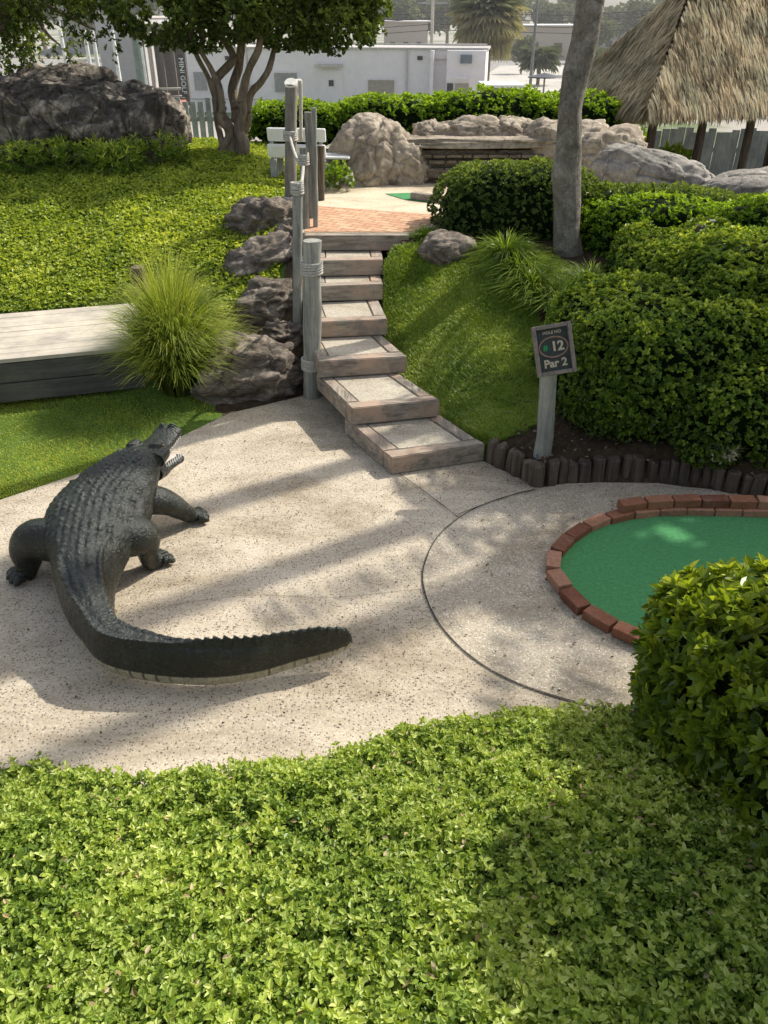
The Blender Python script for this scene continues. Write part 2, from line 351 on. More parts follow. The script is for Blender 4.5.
def sheet(name,poly,z,mat,th=0.02,kind='structure'):
    bm=bmesh.new(); vs=[bm.verts.new((p[0],p[1],z)) for p in poly]; f=bm.faces.new(vs)
    if f.normal.z<0: f.normal_flip()
    bmesh.ops.triangulate(bm,faces=[f]); mb=MB(); mb.bm(bm); o=mb.build(name,mat)
    return tag(o,kind=kind) if kind else o
# ------------------------------------------------------------------ terrain
EDGE=np.array([(-6,2.5),(-3,2.55),(-1.77,2.46),(-1.29,2.41),(-.83,2.39),(-.39,2.47),(.08,2.62),(.57,2.74),(1.27,2.79),(2,2.75),(5,2.7),(9,2.7)])
def edge(x): return np.interp(x,EDGE[:,0],EDGE[:,1])
PATIO=[(-7,3.2),(-3.6,4.3),(-2.71,4.81),(-2.21,5.25),(-1.68,5.76),(-1.33,6.25),(-.76,6.60),(-.45,6.9),(-.2,6.5),(.75,5.4),(.81,5.33),(1.13,4.98),(1.3,5.04),(1.57,5.06),(2.0,5.05),(2.27,4.97),(2.58,4.84),(3.2,4.7),(4.2,4.3),(5,3.4),(5,1.5),(-7,1.2)]
LAWN=[(-7,3.2),(-3.6,4.3),(-2.71,4.81),(-2.21,5.25),(-1.68,5.76),(-1.4,6.15),(-1.6,6.75),(-2.3,6.8),(-7,6.4)]
ctrl=[]
TER=[(-.82,8.26),(.27,8.26),(.45,8.33),(.66,8.45),(1.0,8.9),(3.3,9.1),(3.3,11.2),(-.9,11.2)]
def cpt(*a): ctrl.extend(a)
cpt((-4,5,0),(-3,5.5,0),(-2,6,0),(-1.6,6.4,0.02),(-5,4,0),(-7,4,0),(-7,6,0),(-4,6.3,0),(-2.4,6.4,0))
cpt((-7,7.5,.1),(-4,7.3,.12),(-2.4,7.4,.2),(-1.6,7.2,.25),(-1.1,7.0,.15),(-.9,7.6,.45),(-.95,8.3,.8),(-7,8.2,.42),(-4.5,8.1,.42),(-3,8.1,.46),(-2,8.2,.55),(-1.5,8.6,.72))
cpt((-1.2,9.5,.98),(-2.5,9.5,.88),(-4,9.5,.8),(-7,9.5,.75),(-3,11,1.15),(-1.5,11,1.12),(-5,11,1.12),(-8,11,1.1),(-2,12.3,1.3),(-4,12.3,1.3),(-6,12.5,1.3),(-1,12.3,1.1))
cpt((-.4,6.75,0),(-.3,7.2,.25),(0,6.4,.1),(.2,6.9,.35),(.2,7.6,.7),(-.4,7.9,.9),(.5,5.8,.10),(.8,5.8,.20),(1.2,5.5,.22),(1.6,5.4,.25),(2.4,5.3,.26),(3.2,5.1,.26),(.75,6.4,.36),(1.3,6.4,.45),(2,6.5,.5),(3,6.5,.55))
cpt((.7,7.1,.62),(1.4,7.2,.75),(2.2,7.3,.85),(3.5,7.4,.85),(.6,7.8,.92),(1.2,8,.96),(2,8.2,1.0),(3.5,8.2,1.0),(.3,8.1,1.0),(0,8.1,1.0),(-.6,8.2,1.0),(0,9,1.0),(1,9,1.0),(2,9,1.02),(3.5,9.2,1.02),(-.5,10,1.0),(1,10,1.0),(3,10,1.0),(4.5,10,1.0))
cpt((0,11.2,1.05),(2,11.2,1.05),(3.5,11.2,.9),(5,11,.8),(8,11,.7),(0,12.2,1.15),(2,12.2,1.1),(3.4,12.4,.3),(5,12.4,-.3),(8,12.4,-.4),(0,14,1.1),(2,14,.9),(-3,14,1.2),(-6,14,1.2),(5,14,-.5),(8,15,-.5),(0,16.5,.2),(-4,17,0.1),(5,17,-.6),(10,17,-.6),(-9,17,0),(3,16,-.2),
    (6,5,.3),(9,6,.4),(6,8,.8),(9,8,.7),(6,3,.1),(9,3,.1),(-11,5,0),(-11,9,.6),(-11,12,1),(12,10,.5))
C=np.array(ctrl,float); Dm=np.linalg.norm(C[:,None,:2]-C[None,:,:2],axis=2); n_=len(C)
A=np.zeros((n_+3,n_+3)); A[:n_,:n_]=Dm+np.eye(n_)*(-.02); A[:n_,n_]=1; A[:n_,n_+1:]=C[:,:2]; A[n_:,:n_]=A[:n_,n_:].T
wts=np.linalg.solve(A,np.concatenate([C[:,2],[0,0,0]]))
QD=[((392,457),(485,444),(438,413),(344,418)),((351.5,408.5),(440,400),(394,370),(316,373)),((318,361.5),(407,356),(376,330),(305,333)),((314,322),(387.5,319),(378,300),(308,302)),((314,286.5),(383,284),(379,268),(311,270)),((314,261),(383,259.5),(380,243),(313,244))]
_q=[[P(a,b,.15*(k+1)) for a,b in q] for k,q in enumerate(QD)]
STAIR=[_q[0][0],_q[0][1]]+[q[1] for q in _q[1:]]+[Vector((.24,8.3,0)),Vector((-.8,8.3,0))]+[q[3]+Vector((-.03,0,0)) for q in _q[::-1]]
STAIR=[(v.x,v.y) for v in STAIR]
def g(x,y):
    x=np.asarray(x,float); y=np.asarray(y,float); sh=x.shape; X=x.ravel(); Y=y.ravel(); z=np.zeros(X.shape)
    for i in range(0,len(X),20000):
        a=X[i:i+20000];b=Y[i:i+20000]; z[i:i+20000]=np.hypot(a[:,None]-C[:,0],b[:,None]-C[:,1])@wts[:n_]+wts[n_]+a*wts[n_+1]+b*wts[n_+2]
    z=np.clip(z,-1.2,1.6)
    ins=in_poly(X,Y,PATIO); d=dist_poly(X,Y,PATIO)
    z=np.where(ins,-.04,-.04+(z+.04)*sm(d/.12))
    z=z-np.where(in_poly(X,Y,STAIR),.28,0); z=np.where(in_poly(X,Y,TER),np.minimum(z,.95),z)
    e=edge(X); fore=np.clip((e-Y)*.42,0,1.15); z=np.where(Y<e+.3,np.where(Y<e,fore-.03,-.04),z)
    # drop to the street level away from the course
    t=sm((np.maximum.reduce([Y-17.5,np.abs(X)-11,-3-Y]))/6.); z=z*(1-t)+(-2.02)*t
    return z.reshape(sh)
xs=np.concatenate([np.arange(-20,-6,.4),np.arange(-6,6,.07),np.arange(6,20.1,.4)]); ys=np.concatenate([np.arange(-10,0,.4),np.arange(0,13.5,.07),np.arange(13.5,26,.4)])
X,Y=np.meshgrid(xs,ys); Z=g(X,Y)+fbm(np.stack([X.ravel()*1.5,Y.ravel()*1.5,0*X.ravel()],1),3).reshape(X.shape)*.012*(~in_poly(X,Y,PATIO))
mb=MB(); nx=len(xs); i=np.arange(len(ys)-1)[:,None]*nx+np.arange(nx-1)[None,:]
q=np.stack([i,i+1,i+nx+1,i+nx],-1).reshape(-1,4)
lawnR=[(.05,6.2),(.78,5.42),(1.3,5.6),(1.45,6.4),(1.3,7.0),(1.75,7.4),(.75,7.95),(.1,8.0),(-.2,7)]
grassy=np.zeros(X.shape); grassy[in_poly(X,Y,LAWN)]=1.; grassy[in_poly(X,Y,lawnR)]=.7; grassy[(X<-1.0)&(Y>7.8)&(Y<14)]=.35; grassy[(Y>16)|(np.abs(X)>8)]=.5
mb.add(np.stack([X.ravel(),Y.ravel(),Z.ravel()],1),q,0,grassy.ravel())
m,n,b=newmat('earth',.95,.1); a=N(n,'ShaderNodeAttribute',attribute_name='rnd'); v=coord(n)
soil=ramp(n,nz(n,v,18,8,.8),[(.3,(.03,.022,.015)),(.6,(.10,.07,.045)),(.75,(.2,.15,.1))])
gr=ramp(n,nz(n,v,7,8,.7),[(.3,(.06,.11,.022)),(.7,(.14,.23,.045))])
n.links.new(mix(n,ramp(n,a.outputs['Fac'],[(.1,(0,0,0)),(.3,(1,1,1))]),soil,gr),b.inputs['Base Color']); bump(n,b,nz(n,v,40,6,.8),.8,.02)
tag(mb.build('ground',m,smooth=True),kind='structure')
mst=plain('street ground',(.30,.29,.26),.95,.1,.25,.3,bs=0)
ms2,n,b=newmat('street ground far',.95,.1); v=coord(n)
n.links.new(ramp(n,nz(n,v,.06,6,.6),[(.42,(.13,.17,.07)),(.5,(.36,.33,.28)),(.7,(.44,.42,.38))]),b.inputs['Base Color'])
bm=bmesh.new(); 
for a in (0,): bmesh.ops.create_grid(bm,x_segments=20,y_segments=20,size=900)
mb=MB(); mb.bm(bm); o=mb.build('terrain',ms2); o.location=(0,0,-2.1); tag(o,kind='structure')
# patio, pad, joints
sheet('patio',PATIO,0,M['patio'])
pad_pts=spline([tuple(P(a_,b_)[:2]) for a_,b_ in ((423,585),(426,560),(440,535),(468,513),(500,500),(532,491))]+[(1.56,5.03),(2.27,4.97),(3.0,4.75),(3.6,4.2),(3.7,3.4),(3.2,2.7),(2.2,2.5)]+[tuple(P(a_,b_)[:2]) for a_,b_ in ((660,722),(600,709),(545,694),(500,676),(462,650),(435,618))],8,True)
sheet('concrete_pad',pad_pts,.005,M['pad'])
def strip(name,pts,wd,z,mat):
    pts=np.array(pts,float)[:,:2]; t=np.gradient(pts,axis=0); t/=np.linalg.norm(t,axis=1)[:,None]+1e-9; s=np.stack([-t[:,1],t[:,0]],1)*wd/2
    jt=1+.5*fbm(np.c_[pts*9,0*pts[:,0]],2)[:,None]
    V=np.vstack([np.c_[pts+s*jt,np.full(len(pts),z)],np.c_[pts-s*jt,np.full(len(pts),z)]]); k=len(pts); i=np.arange(k-1)
    mb=MB(); mb.add(V,np.stack([i,i+k,i+k+1,i+1],1)); return tag(mb.build(name,mat),kind='structure')
ring=np.vstack([pad_pts[-44:],pad_pts[:42]])
strip('pavement_joint',ring,.0065,.010,M['joint'])
strip('pavement_joint',spline([P(400,475)[:2],P(425,493)[:2],P(458,518)[:2]],8),.007,.010,M['joint'])
strip('pavement_joint',spline([P(458,516)[:2],P(500,500)[:2],P(535,491)[:2]],8),.008,.0145,M['joint'])
strip('pavement_crack',spline([(-1.25,3.62),(-.8,3.72),(-.3,3.70),(.22,3.78)],10),.002,.0045,M['joint'])
# terrace
TZ=1.05
TER=[(-.82,8.26),(.27,8.26),(.45,8.33),(.66,8.45),(1.0,8.9),(3.3,9.1),(3.3,11.2),(-.9,11.2)]
mb=MB(); bm=bmesh.new(); vs=[bm.verts.new((x,y,TZ)) for x,y in TER]; f=bm.faces.new(vs)
r=bmesh.ops.extrude_face_region(bm,geom=[f]); 
for v in r['geom']:
    if isinstance(v,bmesh.types.BMVert): v.co.z-=.14
bmesh.ops.recalc_face_normals(bm,faces=bm.faces[:]); mb.bm(bm); tag(mb.build('terrace',M['terrace']),kind='structure')
m,n,b=newmat('pink pavers',.9,.15); br=N(n,'ShaderNodeTexBrick',i_Scale=1.,i_Mortar_Size=.006,i_Bias=0); br.inputs['Brick Width'].default_value=.2; br.inputs['Row Height'].default_value=.1
br.inputs['Color1'].default_value=S((.52,.29,.18)); br.inputs['Color2'].default_value=S((.66,.42,.27)); br.inputs['Mortar'].default_value=S((.22,.15,.11))
n.links.new(coord(n,rot=(0,0,.5)),br.inputs['Vector']); c=mix(n,1,br.outputs[0],ramp(n,nz(n,coord(n),22,6,.8),[(.3,(.7,.7,.7)),(.7,(1.25,1.25,1.2))]),'MULTIPLY'); n.links.new(c,b.inputs['Base Color']); bump(n,b,br.outputs['Fac'],-.5,.01)
pv=[(-.80,8.28),P(400,232.5,TZ)[:2],P(416,231,TZ)[:2],P(447,216,TZ)[:2],P(380,211,TZ)[:2],P(318,206,TZ)[:2],(-.82,9.3)]
pv[1]=(.25,8.28)
sheet('brick_paving',pv,TZ+.004,m)
gt=sheet('putting_green',[P(385,194,TZ)[:2],P(420,193,TZ)[:2],P(440,197,TZ)[:2],P(520,193,TZ)[:2],P(540,202,TZ)[:2],P(430,203,TZ)[:2],P(405,200,TZ)[:2]],TZ+.006,M['turf'])
# ------------------------------------------------------------------ steps
names=['lowest','second','third','fourth','fifth','sixth and topmost']
for i,qd in enumerate(QD):
    z=.15*(i+1); c4=[P(a,b,z) for a,b in qd]; FL,FR,BR,BL=[Vector((v.x,v.y,0)) for v in c4]
    root=thing('timber_step',names[i]+' timber framed concrete step of the stair up the slope','step',(FL.x,FL.y,z-.15))
    lf=(FR-FL).length; ld=(BL-FL).length; a=.11/lf; f=.12/ld
    def blk(nm,u0,u1,v0,v1,mat,dz=0,bev=.007):
        pt=lambda u,v: FL.lerp(FR,u).lerp(BL.lerp(BR,u),v)
        bm=bmesh.new(); co=[pt(u0,v0),pt(u1,v0),pt(u1,v1),pt(u0,v1)]
        lo=[bm.verts.new((p.x,p.y,z-.146)) for p in co]; hi=[bm.verts.new((p.x,p.y,z-dz)) for p in co]
        bm.faces.new(lo[::-1]); bm.faces.new(hi)
        for k in range(4): bm.faces.new((lo[k],lo[(k+1)%4],hi[(k+1)%4],hi[k]))
        bmesh.ops.bevel(bm,geom=bm.edges[:],offset=bev,segments=2,affect='EDGES'); mb=MB(); mb.bm(bm); V=mb.v[0]
        mb.v[0]=V+fbm(V*6+i*3,2,i)[:,None]*.006; mb.build(nm,mat,root)
    blk('front_beam',0,1,0,f,M['timber']); blk('side_beam',0,a,f+.008,1,M['timber_y'],.002); blk('side_beam',1-a,1,f+.008,1,M['timber_y'],.003); blk('tread_slab',a+.012,1-a-.012,f+.012,.995,M['step'],.008,.003)
mb=MB(); mb.box((-.27,8.20,TZ-.075),(1.04,.11,.148),bev=.008); 
tag(mb.build('edge_beam',M['timber'],loc=(-.27,8.20,TZ-.075)),'long weathered timber beam edging the pink paving at the stair top','timber beam')
for (a,b_,lab) in ((P(418,233,TZ),P(452,228,TZ)+Vector((0,0,-.05)),'short dark timber end beside the tuft plant at stair top'),):
    mb=MB(); d=b_-a; mb.box(((a+b_)/2).to_tuple(),(d.length,.1,.1),rz=math.atan2(d.y,d.x),bev=.01); tag(mb.build('timber_beam',M['palis'],loc=((a+b_)/2).to_tuple()),lab,'timber beam')
a=P(412,199,TZ);b_=P(452,204,TZ); d=b_-a; mb=MB(); mb.box(((a+b_)/2+Vector((0,0,.04))).to_tuple(),(d.length,.09,.08),rz=math.atan2(d.y,d.x),bev=.012)
tag(mb.build('timber_beam',M['timber'],loc=((a+b_)/2).to_tuple()),'low timber rail along the small putting green on the upper terrace','timber beam')
# ------------------------------------------------------------------ rail posts and ropes
def wrap(root,x,y,z,r,k=5,rr=.011):
    mb=MB()
    for i in range(k):
        pts=[(x+(r+rr*.6)*math.cos(a),y+(r+rr*.6)*math.sin(a),z+i*rr*1.75+rr*.35*math.sin(a+i)) for a in np.linspace(0,2*math.pi,21)]
        mb.tube(pts,rr,6,cap=False)
    mb.tube([(x+r*.4,y-r-.01,z-.01),(x+r*.75,y-r*.9-.02,z+k*rr),(x+r*1.2,y-r*.3-.02,z+k*rr*1.9)],rr*.9,6)
    return mb.build('rope_wrap',M['rope'],root,smooth=True)
def post(x,y,z,h,r,label,wraps=(),lean=(0,0),cat='post',group=None,mat='postwood',cutm=True):
    root=thing('rail_post',label,cat,(x,y,z),group); mb=MB(); n=9
    pts=[(x+lean[0]*t*h,y+lean[1]*t*h,z-.08+(h+.08)*t) for t in np.linspace(0,1,n)]
    mb.tube(pts,[r*(1.03-.06*t+.015*math.sin(9*t+x*7)) for t in np.linspace(0,1,n)],20,jit=.006)
    mb.build('timber_pole',M[mat],root,smooth=False)
    if cutm:
        c=MB(); tx,ty,tz=pts[-1]; c.tube([(tx,ty+.02,tz-.03),(tx,ty-.01,tz+.012),(tx,ty-.014,tz+.018)],[r*.99,r*1.08,r*1.0],20); c.build('cut_top',M['cut'],root)
    for wz in wraps: wrap(root,x+lean[0]*(wz),y+lean[1]*(wz),z+wz,r)
    return root
def post_px(px,pyt,pyb,Y_,z,r,label,wraps=(),mat='postwood',cutm=True):
    t_=PD(px,pyt,Y_); b_=PD(px if not isinstance(pyb,tuple) else pyb[0],pyb if not isinstance(pyb,tuple) else pyb[1],Y_); h=t_.z-z
    return post(b_.x,Y_,z,h,r,label,wraps,lean=((t_.x-b_.x)/h,0),mat=mat,cutm=cutm)
post_px(312,240,(312,395),6.62,0,.078,'thick grey rail post at the foot of the stair with two rope lashings',(.27,1.10),cutm=False)
post_px(297.5,188,(297,325),7.45,.30,.045,'slim grey rail post among the dark rocks left of the stair',(1.27,),cutm=False)
post_px(291,84,(289,196),9.6,.94,.066,'tall dark rail post with bright slanted cut top and rope lashings at the ivy edge',(.12,.80),mat='postdark')
post_px(303.5,148,(306,236),8.45,1.04,.042,'short thin rail post behind the thick front post at the stair top',(.62,),mat='postdark',cutm=False)
post_px(309,112,(314,222),8.95,1.04,.05,'tall grey rail post rising over the edge of the pink paving',(),mat='postdark',cutm=False)
post_px(314,108,(316,232),8.5,1.04,.026,'slender pale pole standing at the left edge of the pink paving',(),cutm=False)
post_px(320.5,146,(320.5,199),9.9,1.04,.045,'dark low post on the terrace in front of the white bench',(),mat='palis',cutm=False)
def rope(a,b,sag,r,label):
    mb=MB(); a=Vector(a);b=Vector(b); pts=[a.lerp(b,t)-Vector((0,0,sag*4*t*(1-t))) for t in np.linspace(0,1,14)]
    mb.tube(pts,r,7); o=mb.build('rope',M['rope'],smooth=True,loc=a[:]); tag(o,label,'rope')
rope((-.66,6.68,1.20),(-.80,7.45,.72),.03,.018,'rope from the thick front post down to the slim post among rocks')
rope((-.77,7.42,1.60),(-.79,8.42,1.66),.10,.017,'rope sagging from the slim post to the short thin post')
rope((-.80,8.45,1.66),(-1.03,9.56,1.78),.08,.017,'rope from the short thin post to the tall dark post')
rope((-.79,8.47,1.20),(-1.08,9.56,1.10),.10,.012,'lower rope from the short thin post to the tall dark post')
rope((-1.0,9.55,2.26),(-.90,9.75,2.30),-.02,.016,'pale loop of rope at the top of the tall dark post')
rope((-.90,9.75,2.30),(-.93,9.8,1.7),.0,.02,'pale rope end hanging beside the tall dark post')
# ------------------------------------------------------------------ rocks
def rp(px,py,z): v=P(px,py,z); return v
rk=[('dark rock with curved cracks beside the fountain grass at the stair foot',rp(243,388,.10)+Vector((0,.16,0)),(.52,.32,.40),1,.3,-.25),
('small brown rock right against the thick front post',(-.90,6.88,.06),(.20,.2,.20),2,.2,0),
('low brown rock behind the slim rail post',(-.98,7.35,.28),(.22,.2,.17),3,.5,.1),
('striped mid rock below the ivy left of the rail',(-1.13,7.78,.48),(.33,.26,.24),4,.5,-.3),
('angular dark rock with slanted strata left of the slim rail post',(-1.22,8.45,.70),(.42,.32,.27),5,.45,-.35),
('rounded grey rock highest on the left of the stair',(-1.33,9.25,.93),(.40,.32,.27),6,.3,-.2),
('small pale rock by the stair edge above the slim post',(-.98,8.75,.85),(.18,.2,.2),7,.2,0),
('flat stone in the gap between fountain grass and dark rock',(-1.62,6.95,.05),(.24,.18,.14),8,.1,0)]
for l,c,h,s_,rz,ti in rk: rock('rock',l,Vector(c),h,M['rockd'],s_,rz,5,.34,1.5,2.3,tilt=ti,strata=16,group='dark rocks beside the stair')
rock('boulder','large dark lichen stained boulder at far left behind the ivy',Vector((-5.0,12.0,1.47)),(1.35,.8,.68),M['boulder'],21,.05,6,.22,1.9,4,group='boulders at the back left')
rock('boulder','dark rounded boulder beside the crape myrtle with a tan scar',Vector((-3.6,12.05,1.42)),(.85,.75,.68),M['boulder'],22,-.1,6,.2,1.9,3.2,group='boulders at the back left')
rock('boulder','pale topped boulder leaning on the large dark one',Vector((-4.4,12.5,1.8)),(.9,.6,.55),M['boulder'],23,.2,5,.25,1.8,3)
rock('boulder','big tan boulder with a sloping top right of the bench',Vector((-.10,11.35,1.22)),(.62,.55,.60),M['rockl'],31,.2,6,.16,1.5,2.3,tilt=.28)
rock('boulder','low tan boulder at the right foot of the big one',Vector((.28,11.15,1.15)),(.34,.3,.36),M['rockl'],32,.2,5,.28,1.6,2.5)
for l,c,h,s_,rz in (('small squared tan boulder at the left of the wall ledge',(.62,11.55,1.52),(.24,.25,.20),33,.1),('broad tan boulder with two humps on the wall ledge',(1.2,11.6,1.55),(.52,.35,.21),34,.05),
  ('rough tan boulder in the middle of the ledge row',(1.72,11.65,1.55),(.34,.3,.21),35,.3),('peaked tan boulder left of the palm trunk',(2.35,11.4,1.42),(.56,.42,.34),36,-.2),
  ('tan boulder just behind the palm trunk',(2.85,11.2,1.33),(.5,.42,.36),37,.3)):
    rock('boulder',l,Vector(c),h,M['rockl'],s_,rz,5,.3,1.6,3)
rock('boulder','long smooth grey boulder sloping right of the palm trunk',Vector((3.35,10.9,1.08)),(.95,.5,.40),M['rockg'],38,-.35,6,.16,1.1,2.5,tilt=.18)
rock('boulder','smooth pale grey boulder at the right edge in front of the hut',Vector((4.55,10.3,.98)),(.85,.5,.36),M['rockg'],39,.1,6,.14,1.1,2.5,tilt=-.1)
rock('boulder','smooth pale boulder at the far right behind the hedge',Vector((5.6,10.4,1.05)),(.8,.5,.36),M['rockg'],40,.1,5,.14,1.1,2.5)
rock('rock','grey brown rock under the hedge end beside the small tuft',Vector((.62,7.95,.93)),(.30,.24,.20),M['rockd'],41,.2,5,.22,1.3,2.4)
# low stone wall with layered face
root=thing('stone_seat_wall','low layered stone wall with pale ledge behind the upper terrace','wall',(1.4,11.1,TZ))
mb=MB(); rr=random.Random(3)
z=TZ-.09
for row in range(6):
    x=.28; z+=(.05,.10,.06,.11,.07,.055)[row-1] if row else 0; hrow=(.10,.06,.11,.07,.055,.05)[row]-.004
    while x<3.1:
        w_=rr.uniform(.10,.34); h_=hrow*rr.uniform(.8,1.); w_*=rr.uniform(.6,1.1); mb.box((x+w_/2,11.12+rr.uniform(-.03,.03)+.01*row,z+h_/2),(w_-.014,.30,h_-.006),bev=.014,ry=rr.uniform(-.02,.02),r=rr.random(),m=1 if (row in(2,3) and .95<x<1.3) else 0); x+=w_
mb.box((1.7,11.2,TZ+.16),(2.8,.2,.44)); mb.build('stone_courses',[M['ledge'],plain('red stone',(.32,.17,.11))],root)
o=rock('ledge',None,None,(1.5,.26,.06),M['rockl'],51,0,5,.18,1.5,6,parent=root); o.location=Vector((1.75,11.24,TZ+.47))-Vector(root.location)
# ------------------------------------------------------------------ bench
root=thing('bench','white slatted bench on the terrace behind the rail posts','bench',(-1.06,10.9,TZ))
root.rotation_euler=(0,0,math.radians(-8))
def bp(nm,c,d,mat,rx=0,bev=.012,ry=0):
    mb=MB(); mb.box((0,0,0),d,bev=bev,rx=rx,ry=ry); o=mb.build(nm,mat); o.parent=root; o.location=c
for z in (.60,.42): bp('backrest_slat',(0,-.13-(.6-z)*.15,z),(.74,.05,.16),M['white'],rx=.18,bev=.024)
for y in (.02,.15,.28): bp('seat_slat',(.16,y,.33),(.95,.11,.028),M['white'])
mg=plain('bench grey',(.34,.35,.34),.7)
for x in (-.33,.30): bp('leg',(x,.1,.155),(.09,.36,.31),mg); bp('back_support',(x,-.09,.40),(.045,.03,.50),mg,rx=.18)
# white flowered bush
def bush(name,label,c,h,L,W,mat,n,cat='plant',k=6,flower=0,group=None):
    root=thing(name,label,cat,(c[0],c[1],c[2]-h[2]*.6),group); mb=MB(); p=rvec(n)*(RS.rand(n,1)**.4); p=p[p[:,2]>-.6]; nn=norm(p); q=p*np.array(h)+np.array(c)
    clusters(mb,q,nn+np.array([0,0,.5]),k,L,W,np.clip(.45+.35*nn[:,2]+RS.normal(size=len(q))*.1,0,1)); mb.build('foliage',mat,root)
    s_=MB()
    for i in range(5): s_.tube([(c[0],c[1],c[2]-h[2]*.8),(c[0]+RS.normal()*h[0]*.4,c[1]+RS.normal()*h[1]*.4,c[2]+h[2]*.3)],[.008,.004],5)
    s_.build('stem',M['bark2'],root)
    if flower:
        for _ in range(flower):
            f=MB(); sel=RS.choice(len(q),1); clusters(f,q[sel]+nn[sel]*L*.4,nn[sel],5,L*.6,W*.7,np.ones(1)*.5); f.build('flower',M['white'],root)
    return root
bush('flowering_plant','small variegated shrub with white flowers below the bench',(-.56,10.55,TZ+.15),(.20,.18,.17),.05,.025,M['hedgel'],120,flower=40)
# ------------------------------------------------------------------ wooden footbridge
root=thing('wooden_walkway','pale plank walkway with dark timber side at the left edge','walkway',(-4.3,7.1,0))
A=P(0,360,.45);B=P(126,348,.45); d=(B-A).normalized(); nrm=Vector((-d.y,d.x,0)); ang=math.atan2(d.y,d.x)
A2=A-d*5; L=(B-A2).length+.12
W_=1.30; k=9
for i in range(k):
    w1=W_/k; c=A2+d*L/2+nrm*(w1*(i+.5)); 
    mb=MB(); mb.box((0,0,0),(L+RS.rand()*.04,w1-.004,.035),bev=.004); o=mb.build('deck_plank',M['deck'],root); o.location=Vector((c.x,c.y,.4325+RS.rand()*.003))-Vector(root.location); o.rotation_euler=(0,0,ang)
for z,hh in ((.325,.17),(.15,.165)):
    c=A2+d*L/2+nrm*.03; mb=MB(); mb.box((0,0,0),(L-.03,.05,hh),bev=.006); o=mb.build('side_board',M['deckdark'],root); o.location=Vector((c.x,c.y,z))-Vector(root.location); o.rotation_euler=(0,0,ang)
c=A2+d*(L-.03)+nrm*.65; mb=MB(); mb.box((0,0,0),(.05,1.2,.34),bev=.006); o=mb.build('end_board',M['deckdark'],root); o.location=Vector((c.x,c.y,.235))-Vector(root.location); o.rotation_euler=(0,0,ang)
c=P(138,272,.72); post(c.x,c.y,.35,.42,.07,'short weathered stump post behind the fountain grass in the ivy',mat='palis',cutm=False)
# ------------------------------------------------------------------ log edging
root=thing('log_edging','low retaining edge of short upright logs around the hedge bed','edging',(1.13,5.0,0))
path=spline([(.80,5.42),(.96,5.22),(1.12,5.03),(1.3,5.07),(1.57,5.11),(1.9,5.11),(2.27,5.03),(2.58,4.89),(2.85,4.80),(3.2,4.75),(3.6,4.62)],14)
s=np.concatenate([[0],np.cumsum(np.hypot(*np.diff(path[:,:2],axis=0).T))]); u=.04
rr=random.Random(5)
while u<s[-1]:
    x=np.interp(u,s,path[:,0]); y=np.interp(u,s,path[:,1]); r_=rr.uniform(.034,.052)
    big=abs(x-1.12)<.05 and y<5.08
    if big: r_=.062
    h_=rr.uniform(.15,.19)+(.02 if big else 0)
    mb=MB(); mb.tube([(x,y,-.03),(x,y,h_*.5),(x+rr.uniform(-.006,.006),y,h_-.008),(x,y,h_)],[r_,r_*.97,r_*.95,r_*.8],12,jit=.008,seed=int(u*90)); mb.build('log',M['palis'],root)
    u+=r_*2+.002
# ------------------------------------------------------------------ putting green with brick border
gc=[(1.08,4.0),(1.10,3.72),(1.22,3.50),(1.42,3.31),(1.75,3.12),(2.2,3.05),(2.8,3.1),(3.3,3.4),(3.45,3.9),(3.2,4.35),(2.7,4.53),(2.25,4.57),(1.84,4.56),(1.50,4.46),(1.25,4.27)]
gp=spline(gc,8,True); sheet('putting_green',gp,.022,M['turf'])
root=thing('brick_border','ring of red bricks around the putting green, doubled at the back','border',(1.02,3.9,0))
loop=np.vstack([gp,gp[:1]])[:,:2]; cen=loop.mean(0)
s=np.concatenate([[0],np.cumsum(np.hypot(*np.diff(loop,axis=0).T))]); nb=int(s[-1]/.184); m_b,n,b=newmat('brick',.85,.2); oi=N(n,'ShaderNodeObjectInfo'); v=coord(n)
c=ramp(n,oi.outputs['Random'],[(0,(.19,.08,.05)),(.5,(.31,.14,.085)),(1,(.43,.24,.16))]); c=mix(n,1,c,ramp(n,nz(n,v,30,8,.8),[(.25,(.55,.55,.55)),(.7,(1.3,1.25,1.2))]),'MULTIPLY')
c=mix(n,ramp(n,nz(n,v,7,6,.8),[(.55,(0,0,0)),(.75,(.6,.6,.6))]),c,(.34,.28,.23)); n.links.new(c,b.inputs['Base Color']); bump(n,b,nz(n,v,90,6,.8),.6,.006)
def brick(u,z,off,lab=None):
    x=np.interp(u%s[-1],s,loop[:,0]); y=np.interp(u%s[-1],s,loop[:,1]); x2=np.interp((u+.02)%s[-1],s,loop[:,0]); y2=np.interp((u+.02)%s[-1],s,loop[:,1])
    a=math.atan2(y2-y,x2-x); nx_,ny_=math.sin(a),-math.cos(a)
    mb=MB(); mb.box((0,0,0),(.178,.088,.060),bev=.006); V=mb.v[0]; mb.v[0]=V+fbm(V*30+u*9,2,int(u*10))[:,None]*.002
    o=mb.build('brick',m_b,root); o.location=Vector((x+nx_*off,y+ny_*off,z))-Vector(root.location); o.rotation_euler=(RS.normal()*.03,RS.normal()*.03,a+RS.normal()*.04)
for i in range(nb):
    u=i*s[-1]/nb; x=np.interp(u,s,loop[:,0]); y=np.interp(u,s,loop[:,1]); back=(y>4.40 and x>1.7)
    brick(u,.036+RS.rand()*.004,.035)
    if back: brick(u+.09,.098,.06)
